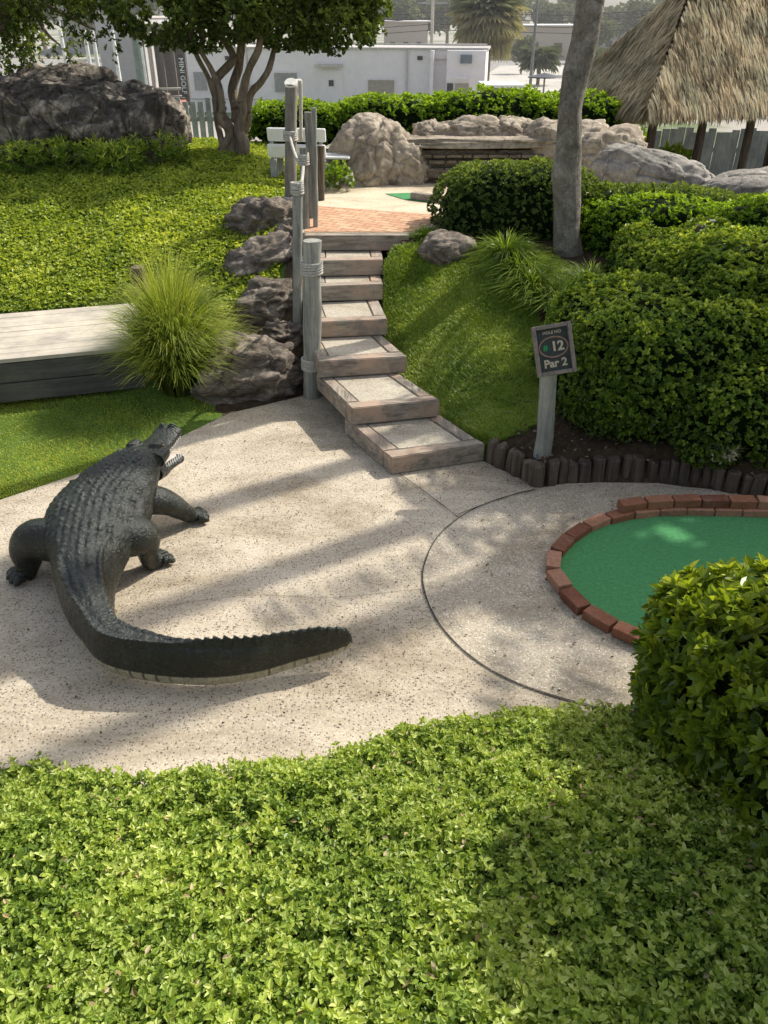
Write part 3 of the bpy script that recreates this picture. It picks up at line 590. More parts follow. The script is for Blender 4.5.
# ------------------------------------------------------------------ hole sign
root=thing('hole_sign','weathered hole 12 par 2 sign on a short leaning grey post','sign',(1.17,5.22,.15))
mb=MB(); top=PD(549,372,5.20); mb.tube([(1.165,5.22,.05),(1.175,5.22,.3),(top.x,5.215,top.z+.02)],[.066,.062,.058],20,jit=.005); mb.build('sign_post',M['postwood'],root)
brd=bpy.data.objects.new('sign_board',None)
bm_=plain('sign frame',(.24,.20,.17),.8,.2,.35,30); bf=plain('sign face',(.045,.052,.045),.55,.3,.35,40); ink=plain('sign lettering',(.56,.47,.33),.7,.2,.2,60); red=plain('sign ring',(.30,.19,.14),.8,.2,.3,60); grn=plain('sign green',(.03,.30,.10),.7)
cen_=PD(554,349.5,5.14); Rm=Matrix.Rotation(math.radians(-4),4,'Z')@Matrix.Rotation(math.radians(90-22),4,'X')@Matrix.Rotation(math.radians(11),4,'Z')
MW=Matrix.Translation(cen_)@Rm
def sgp(nm,mb,mat,loc=None):
    o=mb.build(nm,mat); o.data.transform(MW); o.data.transform(Matrix.Translation(-Vector(root.location))); o.parent=root; return o
bw,bh=.262,.335
mb=MB(); mb.box((0,0,-.02),(bw,bh,.034),bev=.008); board=sgp('board',mb,bf)
for x in (-1,1): mb=MB(); mb.box((x*(bw/2-.013),0,0),(.027,bh+.004,.046),bev=.006); sgp('frame_side',mb,bm_)
for y in (-1,1): mb=MB(); mb.box((0,y*(bh/2-.013),0),(bw-.056,.027,.044),bev=.006); sgp('frame_rail',mb,bm_)
mb=MB(); K=48; V=[]
for k in range(K):
    a=2*math.pi*k/K
    for rx,ry in ((.100,.072),(.090,.062)): V.append((rx*math.cos(a),.018+ry*math.sin(a),.003)); V.append((rx*math.cos(a),.018+ry*math.sin(a),-.004))
Fq=[]
for k in range(K):
    a=4*k;b2=4*((k+1)%K); Fq+=[[a,b2,b2+2,a+2],[a+1,b2+1,b2,a],[a+2,b2+2,b2+3,a+3]]
mb.add(V,np.array(Fq)); sgp('oval_ring',mb,red)
def text(body,size,x,y,mat,nm='lettering',z=-.0015,off=.0015,M4=None,par=None,align='CENTER',ext=.001):
    cu=bpy.data.curves.new('t','FONT'); cu.body=body; cu.size=size; cu.align_x=align; cu.align_y='CENTER'; cu.extrude=ext; cu.offset=off
    to=bpy.data.objects.new('t',cu); COL.objects.link(to); dg=bpy.context.evaluated_depsgraph_get(); me=bpy.data.meshes.new_from_object(to.evaluated_get(dg)); bpy.data.objects.remove(to); bpy.data.curves.remove(cu)
    me.transform(Matrix.Translation((x,y,z))); me.transform(M4 if M4 is not None else MW); pr=par or root
    me.transform(Matrix.Translation(-Vector(pr.location))); me.name=nm; me.materials.clear(); me.materials.append(mat); o=bpy.data.objects.new(nm,me); COL.objects.link(o); o.parent=pr; return o
text('HOLE NO',.028,0,.115,ink,off=.0006); text('12',.088,.026,.018,ink,off=.003); text('#',.05,-.055,.018,grn,off=.002); text('Par 2',.074,0,-.092,ink,off=.0025)
# ------------------------------------------------------------------ alligator statue
CL=[ # x,y,zc,halfw,halfh,crest,flat
(-1.575,4.74,.395,.085,.060,0,0),(-1.59,4.68,.40,.125,.095,0,0),(-1.63,4.58,.385,.185,.125,.0,0),(-1.67,4.46,.36,.23,.15,0,0),(-1.71,4.30,.335,.28,.17,0,0),(-1.73,4.11,.315,.31,.19,0,0),
(-1.71,3.90,.300,.28,.19,0,0),(-1.68,3.71,.275,.21,.19,.3,.3),(-1.645,3.53,.245,.160,.19,.8,.7),(-1.585,3.37,.215,.128,.18,1,1),(-1.50,3.23,.185,.10,.165,1,1),(-1.37,3.07,.170,.082,.152,1,1),
(-1.15,2.995,.158,.068,.142,1,1),(-.90,2.965,.150,.056,.132,1,1),(-.66,2.99,.148,.046,.120,1,1),(-.45,3.06,.152,.036,.105,.9,1),(-.28,3.10,.163,.026,.085,.7,1),(-.19,3.13,.172,.018,.060,.4,1),(-.165,3.14,.176,.006,.025,0,1)]
cl=spline(CL,44); ds=np.concatenate([[0],np.cumsum(np.linalg.norm(np.diff(cl[:,:3],axis=0),axis=1))])
tg=np.gradient(cl[:,:3],axis=0); tg=norm(tg); side=norm(np.cross(tg,np.array([[0,0,1.]]))); upv=np.cross(side,tg)
K=150; th=np.linspace(0,2*np.pi,K,endpoint=False); V=[]
n_s=len(cl); totS=ds[-1]
for i in range(n_s):
    x,y,z,hw,hh,cr,fl=cl[i]; e=2+fl*1.0
    c=np.cos(th);s_=np.sin(th); r=(np.abs(c)**e+np.abs(s_)**e)**(-1/e)
    ux=c*r*hw; uz=s_*r*hh
    uz=np.where(uz<0,uz*(.82),uz)   # flatter belly
    if fl>0: ux=ux*(1-.25*fl*np.clip(s_,0,1))   # tail narrows upward
    # scutes on the back in rows
    sp_=.046; a=np.abs(((ds[i]/sp_)%1)-.5)*2; latw=.046; lat=np.abs(((ux/latw+.5)%1)-.5)*2
    mask=sm((s_-.25)/.35)*(1-.6*fl)*sm((ds[i]-.06)/.1); bmp=np.clip(1.15-a**2,0,1)*(1-lat)**.8*np.clip(.75+.9*fbm(np.c_[ux*22,np.full(K,ds[i]*16),0*ux],2,77),.1,1.6)
    d=.021*mask*bmp*(1+.5*math.sin(ds[i]*37)*np.sin(np.round(ux/latw)*2.3))
    side_mask=(np.abs(s_)<.5)*(.006+.0*fl)*np.abs(np.sin(ds[i]*58))*np.abs(np.sin(th*14)); d=d+side_mask
    # two saw crests which join towards the tip
    m_=sm((ds[i]-1.75)/.7); cx=(.62*(1-m_))*hw; teeth=(.62+.38*(1-(((ds[i]/.048)%1)))*(1+.5*math.sin(ds[i]*11)))*(.8 if ds[i]>1.6 else 1)
    if cr>0:
        for sgn in (-1,1): d=d+np.where(s_>0,np.exp(-((ux-sgn*cx)/(.011))**2)*cr*.036*teeth,0)
    nrmx=c;nrmz=s_
    ux=ux+nrmx*d*.6; uz=uz+nrmz*d
    V.append(cl[i,:3]+side[i]*ux[:,None]+upv[i]*uz[:,None])
V=np.array(V).reshape(-1,3); mb=MB(); ii=np.arange(n_s-1)[:,None]*K; kk=np.arange(K)[None,:]
mb.add(V,np.stack([ii+kk,ii+(kk+1)%K,ii+K+(kk+1)%K,ii+K+kk],-1).reshape(-1,4))
mb.add(V[:K],np.arange(K)[None,:].repeat(1,0)[:, ::-1]); mb.add(V[-K:],np.arange(K)[None,:])
def leg(pts,rad,toes=4,fdir=(0,1),tl=.068):
    P_=spline([tuple(p)+(r,) for p,r in zip(pts,rad)],6); mb.tube([tuple(p[:3]) for p in P_],list(P_[:,3]),30,jit=.022)
    f=Vector((fdir[0],fdir[1],0)).normalized(); sd=Vector((f.y,-f.x,0)); e=Vector(pts[-1])
    for k in range(toes):
        o_=(k-(toes-1)/2)/((toes-1)/2); dr=(f+sd*o_*.55).normalized(); q=e+sd*o_*.045; ln=tl*(1-.2*abs(o_))
        mb.tube([q+Vector((0,0,.006)),q+dr*ln*.55+Vector((0,0,.008)),q+dr*ln+Vector((0,0,-.008)),q+dr*ln*1.22+Vector((0,0,-.016))],[.032,.027,.019,.004],10)
leg([(-1.66,3.92,.28),(-1.52,3.93,.29),(-1.44,3.98,.23),(-1.435,3.99,.13),(-1.43,4.00,.06),(-1.39,4.05,.036)],[.14,.135,.108,.078,.062,.052],4,(.75,.8))
leg([(-1.90,3.90,.26),(-2.04,3.92,.27),(-2.125,3.93,.22),(-2.14,3.92,.13),(-2.17,3.89,.06),(-2.19,3.87,.04)],[.14,.13,.108,.080,.062,.05],4,(-.75,-.6))
leg([(-1.62,4.34,.30),(-1.49,4.39,.25),(-1.40,4.44,.20),(-1.33,4.48,.12),(-1.29,4.51,.06),(-1.25,4.54,.038)],[.12,.10,.083,.066,.055,.048],4,(.9,.45),.062)
leg([(-1.86,4.36,.28),(-2.0,4.42,.24),(-2.06,4.47,.17),(-2.08,4.5,.10),(-2.09,4.52,.055),(-2.10,4.56,.036)],[.10,.085,.068,.052,.044,.042],4,(-.5,.9),.062)
# upper jaw, flat and tapering
_n0=len(mb.v)
def jaw(cs,e=2.6):
    q=spline(cs,10); t=norm(np.gradient(q[:,:3],axis=0)); sd=norm(np.cross(t,np.array([[0,0,1.]]))); u2=np.cross(sd,t); k=40; V=[]
    for i in range(len(q)):
        a=np.linspace(0,2*np.pi,k,endpoint=False); r=(np.abs(np.cos(a))**e+np.abs(np.sin(a))**e)**(-1/e)
        V.append(q[i,:3]+sd[i]*(np.cos(a)*r*q[i,3])[:,None]+u2[i]*(np.sin(a)*r*q[i,4])[:,None])
    n=len(q); V=np.array(V).reshape(-1,3); ii=np.arange(n-1)[:,None]*k; kk=np.arange(k)[None,:]
    mb.add(V,np.stack([ii+kk,ii+(kk+1)%k,ii+k+(kk+1)%k,ii+k+kk],-1).reshape(-1,4)); mb.add(V[:k],np.arange(k)[None,::-1]); mb.add(V[-k:],np.arange(k)[None,:])
jaw([(-1.585,4.62,.42,.125,.07),(-1.575,4.72,.425,.112,.058),(-1.568,4.80,.42,.082,.045),(-1.562,4.87,.42,.074,.042),(-1.558,4.94,.425,.068,.040),(-1.556,5.00,.438,.070,.042),(-1.555,5.035,.44,.055,.032),(-1.555,5.05,.44,.025,.014)])
jaw([(-1.585,4.60,.33,.120,.06),(-1.570,4.68,.30,.100,.045),(-1.555,4.78,.282,.076,.034),(-1.538,4.86,.275,.066,.030),(-1.525,4.92,.268,.060,.028),(-1.520,4.96,.265,.040,.020),(-1.518,4.975,.265,.016,.009)])
for sx in (-1,1):
    mb.tube([(-1.578+sx*.055,4.66,.44),(-1.577+sx*.056,4.69,.492),(-1.575+sx*.055,4.735,.49),(-1.573+sx*.05,4.77,.45)],[.028,.030,.028,.02],10)
    mb.tube([(-1.556+sx*.024,4.985,.46),(-1.556+sx*.024,5.005,.49),(-1.556+sx*.022,5.025,.468)],[.017,.018,.014],8)
mb.v=mb.v[:_n0]+[np.c_[-1.565+(q_[:,0]+1.565)*1.36+(q_[:,1]-4.65)*.17-.01,q_[:,1:]] for q_ in mb.v[_n0:]]
raw=mb.build('alligator_raw',M['mulch'])
md=raw.modifiers.new('r','REMESH'); md.mode='VOXEL'; md.voxel_size=.0052; md.use_smooth_shade=True
m2=raw.modifiers.new('s','SMOOTH'); m2.factor=.3; m2.iterations=1
dg=bpy.context.evaluated_depsgraph_get(); me=bpy.data.meshes.new_from_object(raw.evaluated_get(dg)); bpy.data.objects.remove(raw)
n=len(me.vertices); co=np.zeros(n*3); me.vertices.foreach_get('co',co); co=co.reshape(-1,3)
near=np.zeros(n,int)
for i in range(0,n,20000): near[i:i+20000]=np.argmin(((co[i:i+20000,None,:2]-cl[None,::3,:2])**2).sum(2),axis=1)*3
near=np.clip(near,0,n_s-1); at=me.attributes.new('along','FLOAT','POINT'); at.data.foreach_set('value',ds[near].astype(np.float32))
dz=(co-cl[near,:3])[:,2]/cl[near,4]; onbody=np.linalg.norm((co-cl[near,:3])[:,:2],axis=1)<cl[near,3]*1.12
at=me.attributes.new('belly','FLOAT','POINT'); at.data.foreach_set('value',np.where(onbody,np.clip(-dz,0,1)*sm((ds[near]-1.2)/.5),0).astype(np.float32))
m,nn_,b=newmat('painted alligator',.38,.5); v=coord(nn_)
al=N(nn_,'ShaderNodeAttribute',attribute_name='along'); be=N(nn_,'ShaderNodeAttribute',attribute_name='belly')
base=ramp(nn_,nz(nn_,v,9,8,.7),[(.3,(.004,.006,.004)),(.52,(.010,.013,.009)),(.66,(.024,.030,.022)),(.8,(.075,.085,.065))])
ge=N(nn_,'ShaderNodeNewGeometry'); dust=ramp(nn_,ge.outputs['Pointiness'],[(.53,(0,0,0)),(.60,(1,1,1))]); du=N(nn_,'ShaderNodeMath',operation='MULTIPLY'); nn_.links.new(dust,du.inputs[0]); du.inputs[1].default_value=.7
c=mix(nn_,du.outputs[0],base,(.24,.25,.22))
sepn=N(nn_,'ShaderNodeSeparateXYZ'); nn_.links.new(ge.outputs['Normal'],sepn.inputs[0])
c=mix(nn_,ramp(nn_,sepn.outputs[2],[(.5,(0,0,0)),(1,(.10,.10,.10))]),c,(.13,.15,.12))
wv=N(nn_,'ShaderNodeMath',operation='FRACT'); w2=N(nn_,'ShaderNodeMath',operation='MULTIPLY'); nn_.links.new(al.outputs['Fac'],w2.inputs[0]); w2.inputs[1].default_value=15.; nn_.links.new(w2.outputs[0],wv.inputs[0])
seg=ramp(nn_,wv.outputs[0],[(0,(.15,.15,.12)),(.08,(1,1,1)),(.92,(1,1,1)),(1,(.15,.15,.12))])
cream=mix(nn_,1,ramp(nn_,nz(nn_,v,25,6,.8),[(.3,(.22,.20,.15)),(.7,(.50,.46,.36))]),seg,'MULTIPLY')
c=mix(nn_,ramp(nn_,be.outputs['Fac'],[(.20,(0,0,0)),(.26,(1,1,1))]),c,cream)
nn_.links.new(c,b.inputs['Base Color']); nn_.links.new(ramp(nn_,nz(nn_,v,14,5),[(.3,(.14,)*3),(.7,(.42,)*3)]),b.inputs['Roughness'])
bp_=bump(nn_,b,nz(nn_,v,32,7,.75),.8,.012); bump(nn_,b,vor(nn_,v,42,'DISTANCE_TO_EDGE'),.7,.008,bp_)
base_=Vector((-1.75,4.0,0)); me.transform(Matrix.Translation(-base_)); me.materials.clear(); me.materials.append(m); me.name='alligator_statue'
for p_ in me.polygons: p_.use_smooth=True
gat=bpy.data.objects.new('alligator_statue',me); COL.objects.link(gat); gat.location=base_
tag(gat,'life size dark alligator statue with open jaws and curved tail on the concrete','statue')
mb=MB(); q=[(-1.585,4.64,.362,.09,.03),(-1.572,4.72,.335,.078,.02),(-1.556,4.80,.312,.060,.014),(-1.540,4.86,.306,.052,.010),(-1.526,4.91,.298,.046,.008),(-1.522,4.94,.294,.030,.005)]
jaw(q,2); mb.v=[np.c_[q_[:,0]+(q_[:,1]-4.65)*.17-.01,q_[:,1:]] for q_ in mb.v]; mb.build('mouth_lining',plain('mouth',(.62,.50,.45),.5),gat,smooth=True)
SH=lambda x,y: -1.565+(x+1.565)*1.36+(y-4.65)*.17-.01
for sx in (-1,1):
    for k in range(9):
        t=k/8; y=4.72+.21*t; hw=.075-.028*t; x=-1.568+.045*t+sx*hw; z=.312-.022*t
        mb=MB(); x=SH(x,y); mb.tube([(x,y,z),(x,y,z+.018),(x,y+.001,z+.036)],[.0075,.005,.001],6); mb.build('tooth',M['white'],gat)
        y=4.74+.26*t; hw=.088-.028*t; x=-1.571+.014*t+sx*hw*.95; z=.402
        mb=MB(); x=SH(x,y); mb.tube([(x,y,z),(x,y,z-.016),(x,y,z-.030)],[.0075,.005,.001],6); mb.build('tooth',M['white'],gat)
me_=plain('eye',(.12,.09,.04),.2,.5)
for sx in (-1,1):
    mb=MB(); bm=bmesh.new(); bmesh.ops.create_uvsphere(bm,u_segments=12,v_segments=8,radius=.015); bm.transform(Matrix.Translation((SH(-1.575+sx*.078,4.72),4.72,.476))); mb.bm(bm); mb.build('eye',me_,gat,smooth=True)
#--PART3--
# ------------------------------------------------------------------ hedges
HB='clipped evergreen hedges'
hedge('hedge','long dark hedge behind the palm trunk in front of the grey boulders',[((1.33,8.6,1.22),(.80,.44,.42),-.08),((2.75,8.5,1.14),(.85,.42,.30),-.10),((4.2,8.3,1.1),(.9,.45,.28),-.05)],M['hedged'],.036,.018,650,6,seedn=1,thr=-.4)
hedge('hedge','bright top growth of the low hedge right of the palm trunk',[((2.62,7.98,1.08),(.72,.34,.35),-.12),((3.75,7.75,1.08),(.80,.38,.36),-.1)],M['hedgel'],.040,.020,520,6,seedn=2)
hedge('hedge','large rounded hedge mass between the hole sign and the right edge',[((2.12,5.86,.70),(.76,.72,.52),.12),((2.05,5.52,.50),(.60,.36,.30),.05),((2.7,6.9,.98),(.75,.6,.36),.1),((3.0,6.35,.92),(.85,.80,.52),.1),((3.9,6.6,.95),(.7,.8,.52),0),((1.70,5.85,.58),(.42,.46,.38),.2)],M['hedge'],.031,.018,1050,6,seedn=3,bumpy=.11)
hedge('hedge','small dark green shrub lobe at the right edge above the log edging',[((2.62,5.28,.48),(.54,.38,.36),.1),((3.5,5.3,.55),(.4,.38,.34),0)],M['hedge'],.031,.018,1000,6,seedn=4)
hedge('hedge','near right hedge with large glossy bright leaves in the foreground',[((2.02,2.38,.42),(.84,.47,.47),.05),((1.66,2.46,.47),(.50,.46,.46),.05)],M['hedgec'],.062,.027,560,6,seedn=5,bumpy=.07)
hedge('hedge','hedge bulging in at the lower right corner, its tall unseen part added for shade',[((1.86,1.72,.60),(.62,.55,.42),.0),((2.50,1.85,1.6),(.76,1.0,1.18),.0)],M['hedgec'],.054,.025,420,6,seedn=8)  # second blob: tall unseen mass, added to cast shade on the foreground
hedge('hedge','long bright green hedge beyond the tan boulders',[((-1.3,13.2,1.5),(.75,.5,.30),0),((0.1,13.3,1.52),(.9,.5,.34),0),((1.5,13.3,1.58),(.95,.5,.38),0),((2.9,13.3,1.52),(.75,.5,.36),0)],M['hedgel'],.06,.03,260,5,seedn=6,thr=-.2)
# ------------------------------------------------------------------ foreground groundcover
def ground_leaves(name,n,region,L,W,hmax,mat,up=.9,dens_s=3,k=0,z0=.01,rag=.25):
    x0,x1,y0,y1,fn=region; x=RS.uniform(x0,x1,n*2); y=RS.uniform(y0,y1,n*2); k_=fn(x,y); x=x[k_][:n];y=y[k_][:n]; n=len(x)
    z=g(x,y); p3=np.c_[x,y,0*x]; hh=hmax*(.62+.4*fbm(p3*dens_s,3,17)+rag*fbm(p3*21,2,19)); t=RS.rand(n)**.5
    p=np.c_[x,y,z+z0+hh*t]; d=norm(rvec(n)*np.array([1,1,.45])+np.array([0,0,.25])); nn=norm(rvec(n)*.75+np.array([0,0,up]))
    rnd=np.clip(.02+.70*t+fbm(p3*2.4,3,23)*.25+fbm(p3*14,2,29)*.15+RS.normal(size=n)*.12,0,1); mb=MB()  # low leaves coloured darker, painting in the shade deep in the mat
    s=.5+.7*RS.rand(n)+.5*(RS.rand(n)>.93)
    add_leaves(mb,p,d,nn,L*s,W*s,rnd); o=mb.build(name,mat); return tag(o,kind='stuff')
wob=lambda x,y: fbm(np.c_[x*3.1,y*0+3,0*x],3,31)*.07+fbm(np.c_[x*11,y*6,0*x],2,33)*.05
# thickness that rounds down to the patio edge
def fg(x,y):
    e=edge(x)+wob(x,y); return (y<e)&~((x>1.42+.1*np.sin(y*7))&(y>1.05)&(y<2.7)&(fbm(np.c_[x*4,y*4,0*x],2,5)>-.25))
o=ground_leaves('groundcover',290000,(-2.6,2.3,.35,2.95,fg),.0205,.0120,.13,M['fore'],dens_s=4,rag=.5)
tag(o,'dense bright green leafy groundcover filling the foreground','groundcover')
n=900; x=RS.uniform(-2.4,1.4,n);y=RS.uniform(.5,2.8,n); k_=fg(x,y+.05); x=x[k_];y=y[k_];n=len(x); mb=MB(); add_leaves(mb,np.c_[x,y,g(x,y)+.05+.06*RS.rand(n)],rvec(n)*np.array([1,1,.4]),rvec(n)*.6+np.array([0,0,1]),.03,.014,.4+.6*RS.rand(n)); tag(mb.build('dead_leaves',leafmat('dead leaf',[(.10,.06,.03),(.25,.17,.09),(.45,.33,.18),(.6,.5,.35)],.1,.7,.2,(1.2,1,.8))),'scattered dry brown leaves caught in the groundcover','dead leaves',kind='stuff')
# taller sprigs poking out
n=3200; x=RS.uniform(-2.6,1.3,n);y=RS.uniform(.6,2.9,n); k_=fg(x,y+.03); x=x[k_];y=y[k_]; p=np.c_[x,y,g(x,y)+.10+.035*RS.rand(len(x))]; mb=MB()
clusters(mb,p,rvec(len(x))*.5+np.array([0,0,1.]),5,.026,.012,.75+.15*RS.rand(len(x))); tag(mb.build('groundcover_sprigs',M['fore']),'pale young shoots standing out of the foreground groundcover','groundcover',kind='stuff')
# ivy slope on the left
fn=lambda x,y: (y>7.6+.16*x*0+np.where(x<-2.3,0.30+(-x-2.3)*-.02,0))&~((x>-1.12-.1*(y-9))&(y<9.6))&(x<-1.05)
o=ground_leaves('ivy_slope',150000,(-7.5,-1.0,7.5,12.9,fn),.037,.026,.07,M['ivy'],dens_s=5)
tag(o,'green ivy ground cover over the slope on the left','ivy',kind='stuff')
# turf: fine left lawn, coarse right lawn
def grass(name,n,box,poly,H,W,mat,label,lean=.5):
    x=RS.uniform(box[0],box[1],n*3);y=RS.uniform(box[2],box[3],n*3); k_=in_poly(x,y,poly)&~in_poly(x,y,PATIO); x=x[k_][:n];y=y[k_][:n]; n=len(x)
    p3=np.c_[x,y,0*x]; an=RS.rand(n)*6.28; mb=MB()
    blades(mb,np.c_[x,y,g(x,y)-.004],np.c_[np.cos(an),np.sin(an),0*an],H*(.5+RS.rand(n)),W,np.clip(.45+fbm(p3*3,3,41)*.35+RS.normal(size=n)*.15,0,1),lean)
    return tag(mb.build(name,mat),label,'grass',kind='stuff')
grass('fine_grass',110000,(-6,-1.2,3,6.9),LAWN,.018,.006,M['fine'],'closely mown bright green turf in front of the walkway')
grass('lawn_grass',110000,(-.3,2.2,5.3,8.2),[(.0,6.6),(.02,6.2),(.5,5.7),(.85,5.40),(1.25,5.6),(1.4,6.5),(1.35,7.0),(1.9,7.35),(1.6,7.85),(.9,8.05),(.45,8.1),(.0,8.0)],.036,.008,M['grass'],'coarse green lawn beside the timber stair',.7)
# hedge-bed mulch leaf litter
n=1100; x=RS.uniform(1.0,4,n);y=RS.uniform(4.9,5.9,n); x2=RS.uniform(1.0,2.2,600);y2=RS.uniform(1.0,2.6,600); x=np.r_[x,x2];y=np.r_[y,y2]; k_=~in_poly(x,y,PATIO)|(y<2.6); x=x[k_];y=y[k_]; n=len(x); mb=MB()
add_leaves(mb,np.c_[x,y,g(x,y)+.012+.01*RS.rand(n)],rvec(n)*np.array([1,1,.2]),rvec(n)*.4+np.array([0,0,1]),.035,.02,RS.rand(n))
mlit=leafmat('leaf litter',[(.05,.03,.018),(.11,.07,.04),(.22,.15,.09),(.4,.33,.24)],.1,.7,.2,(1.2,1,.8)); tag(mb.build('leaf_litter',mlit),'dry brown leaf litter under the hedges','leaf litter',kind='stuff')
# few fallen leaves and grit on patio
n=520; x=RS.uniform(-2.5,3,n);y=RS.uniform(2.6,6,n); k_=in_poly(x,y,PATIO); x=x[k_];y=y[k_];n=len(x); mb=MB(); add_leaves(mb,np.c_[x,y,.012+0*x],rvec(n)*np.array([1,1,.1]),rvec(n)*.2+np.array([0,0,1]),.02,.010,RS.rand(n)); tag(mb.build('fallen_leaves',mlit),'scattered tiny dry leaves on the concrete','leaf litter',kind='stuff')
# dry pile by the log edging
mb=MB(); c=P(722,452,.30); n=260; q=rvec(n)*np.array([.11,.07,.05])*(RS.rand(n,1)**.4)+np.array(c[:]); add_leaves(mb,q,rvec(n),rvec(n),.05,.018,.6+.4*RS.rand(n)); mpile=leafmat('dry clippings',[(.3,.24,.17),(.55,.47,.36),(.7,.62,.5)],.1,.7,.2,(1,1,1))
tag(mb.build('dry_clippings',mpile),'pale heap of dry clippings behind the log edging','clippings')
# ------------------------------------------------------------------ fountain grass clump
def clump(name,label,c,n,H,R,W,mat,seg=7,droop=.5,cat='ornamental grass',parent=True):
    root=thing(name,label,cat,c); mb=MB(); an=RS.rand(n)*2*np.pi; ro=np.sqrt(RS.rand(n)); h=H*(.45+.6*RS.rand(n))*(1-.25*ro); sp_=R*(.15+ro*(.6+.5*RS.rand(n)))
    dx=np.cos(an);dy=np.sin(an); base=np.c_[c[0]+dx*ro*R*.28,c[1]+dy*ro*R*.28,np.full(n,c[2]-.02)]
    s=np.c_[-dy,dx,0*dx]*np.cos(an*3)[:,None]+np.c_[dx,dy,0*dx]*.3; s=norm(s); L=[]
    dr=droop*(.6+.8*RS.rand(n))*ro
    kx=RS.normal(size=n)*R*.16; ky=RS.normal(size=n)*R*.16
    for i in range(seg):
        t=i/(seg-1); w=W*(1-t)**.7*.5+.0004; z=h*(t*(1.35)-(.35+dr)*t**2.6); r=sp_*t**1.6
        cpos=base+np.c_[dx*r,dy*r,z]+np.c_[kx*t*t,ky*t*t,0*z]; L+=[cpos-s*w,cpos+s*w]
    k=len(L); V=np.stack(L,1).reshape(-1,3); b=np.arange(n)[:,None]*k; q=np.vstack([b+np.array([[2*i,2*i+1,2*i+3,2*i+2]]) for i in range(seg-1)])
    tt=np.repeat(np.linspace(0,1,seg),2)[None,:]; rn=np.clip(.1+.75*tt*(1-.3*ro[:,None])+RS.normal(size=(n,1))*.13,0,1).ravel()
    mb.add(V,q,0,rn); mb.build('blades',mat,root); return root
fg_c=P(172,398,.03); clump('fountain_grass','tall fountain grass clump with yellow green arching blades beside the dark rocks',(fg_c.x+.05,fg_c.y+.12,.03),5200,1.40,.50,.010,M['reed'],droop=.34)
clump('fountain_grass','small outer tuft of fountain grass leaning over the dark rock',(fg_c.x+.34,fg_c.y+.50,.12),1200,.7,.36,.008,M['reed'],droop=.6)
for px,py,z,n,H,R,l in ((427,240,TZ-.05,240,.22,.20,'small spiky tuft at the right end of the stair top'),):
    c=P(px,py,z); clump('lily_turf',l,c[:],n,H,R,.016,M['hedgel'],5,.6,'plant')
for px,py,l in ((505,262,'leftmost lily turf clump under the dark hedge'),(533,278,'lily turf clump in front of the palm trunk'),(562,285,'lily turf clump right of the palm foot'),(520,270,'middle lily turf clump on the lawn edge'),(590,280,'rightmost lily turf clump beside the palm')):
    c=P(px,py,.88); c.z=float(g(c.x,c.y)); clump('lily_turf',l,c[:],700,.34,.36,.016,M['hedge'],5,.6,'plant',)
for i,(px,py,Y_) in enumerate(((20,168,11.1),(60,172,11.2),(100,165,11.2),(140,158,11.3),(165,150,11.4),(80,155,11.4),(120,170,11.0),(40,150,11.4))):
    c=PD(px,py,Y_); zz=float(g(c.x,c.y)); bush('fern_shrub','dark leafy fern shrub at the foot of the mossy boulders',(c.x,c.y,zz+.16),(.34,.25,.22),.07,.016,M['hedge'],200,k=5,group='fern shrubs below the boulders')
c=P(232,362,.25); bush('young_plant','few broad leafed shoots between the fountain grass and dark rock',(c.x,c.y,.25),(.14,.12,.14),.05,.026,M['hedgel'],30)
c=PD(672,168,13.6); bush('banana_shrub','bright leafy shrub in front of the picket fence under the hut',(c.x,c.y,c.z-.1),(.28,.25,.35),.16,.05,M['hedgel'],90)
for i,px in enumerate((610,628)): c=PD(px,150,15.8); bush('shrub','bright green shrub '+('left' if i==0 else 'right')+' of two seen between the hut posts',(c.x,c.y,c.z-.15),(.3,.3,.6),.12,.05,M['hedgel'],260)
# ------------------------------------------------------------------ garden light in hedge
c=PD(700,232,6.9); root=thing('garden_light','small dark bollard light poking out between the two right hedges','garden light',(c.x,c.y,c.z-.35)); mb=MB(); x,y,z=c
mb.tube([(x,y,z-.4),(x,y,z-.05)],.022,12); mb.build('stem',M['joint'],root); mb=MB(); mb.tube([(x,y,z-.06),(x,y,z-.05),(x,y,z+.05),(x,y,z+.06)],[.04,.05,.05,.03],16); mb.build('lamp_housing',plain('light housing',(.13,.11,.10),.6),root)
mb=MB(); mb.tube([(x+.09,y,z-.3),(x+.09,y,z+.09)],.008,8); mb.box((x+.085,y,z+.09),(.05,.02,.012)); mb.build('bracket',M['fence'],root)
# ------------------------------------------------------------------ trees
def crown(mb,blobs,n,L,W,k=5,seed=0,shell=.55):
    v=np.array([b[1][0]*b[1][1]*b[1][2] for b in blobs]); v=v/v.sum()
    for (c,h),f in zip(blobs,v):
        m_=int(n*f)+1; p=rvec(m_); r=(shell+(1-shell)*RS.rand(m_,1)**.6); q=p*r*np.array(h)+np.array(c); kp=fbm(q*2.4,3,seed)>-.12; q=q[kp];p=p[kp]
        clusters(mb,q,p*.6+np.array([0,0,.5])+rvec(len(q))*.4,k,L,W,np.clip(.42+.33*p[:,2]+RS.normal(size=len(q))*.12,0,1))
def limb(mb,a,b,r0,r1,wig=.06,n=7,seg=9):
    a=Vector(a);b=Vector(b); pts=[]
    for i in range(n):
        t=i/(n-1); p=a.lerp(b,t)+Vector((random.uniform(-1,1),random.uniform(-1,1),random.uniform(-.4,.4)))*wig*math.sin(math.pi*t)*1.2; pts.append(p)
    pts=[Vector(q) for q in spline([p[:] for p in pts[::2]]+([pts[-1][:]] if n%2==0 else []),5)]; n=len(pts)
    mb.tube(pts,[r0+(r1-r0)*(i/(n-1)) for i in range(n)],seg,jit=r0*.25,seed=int(r0*999)); return pts
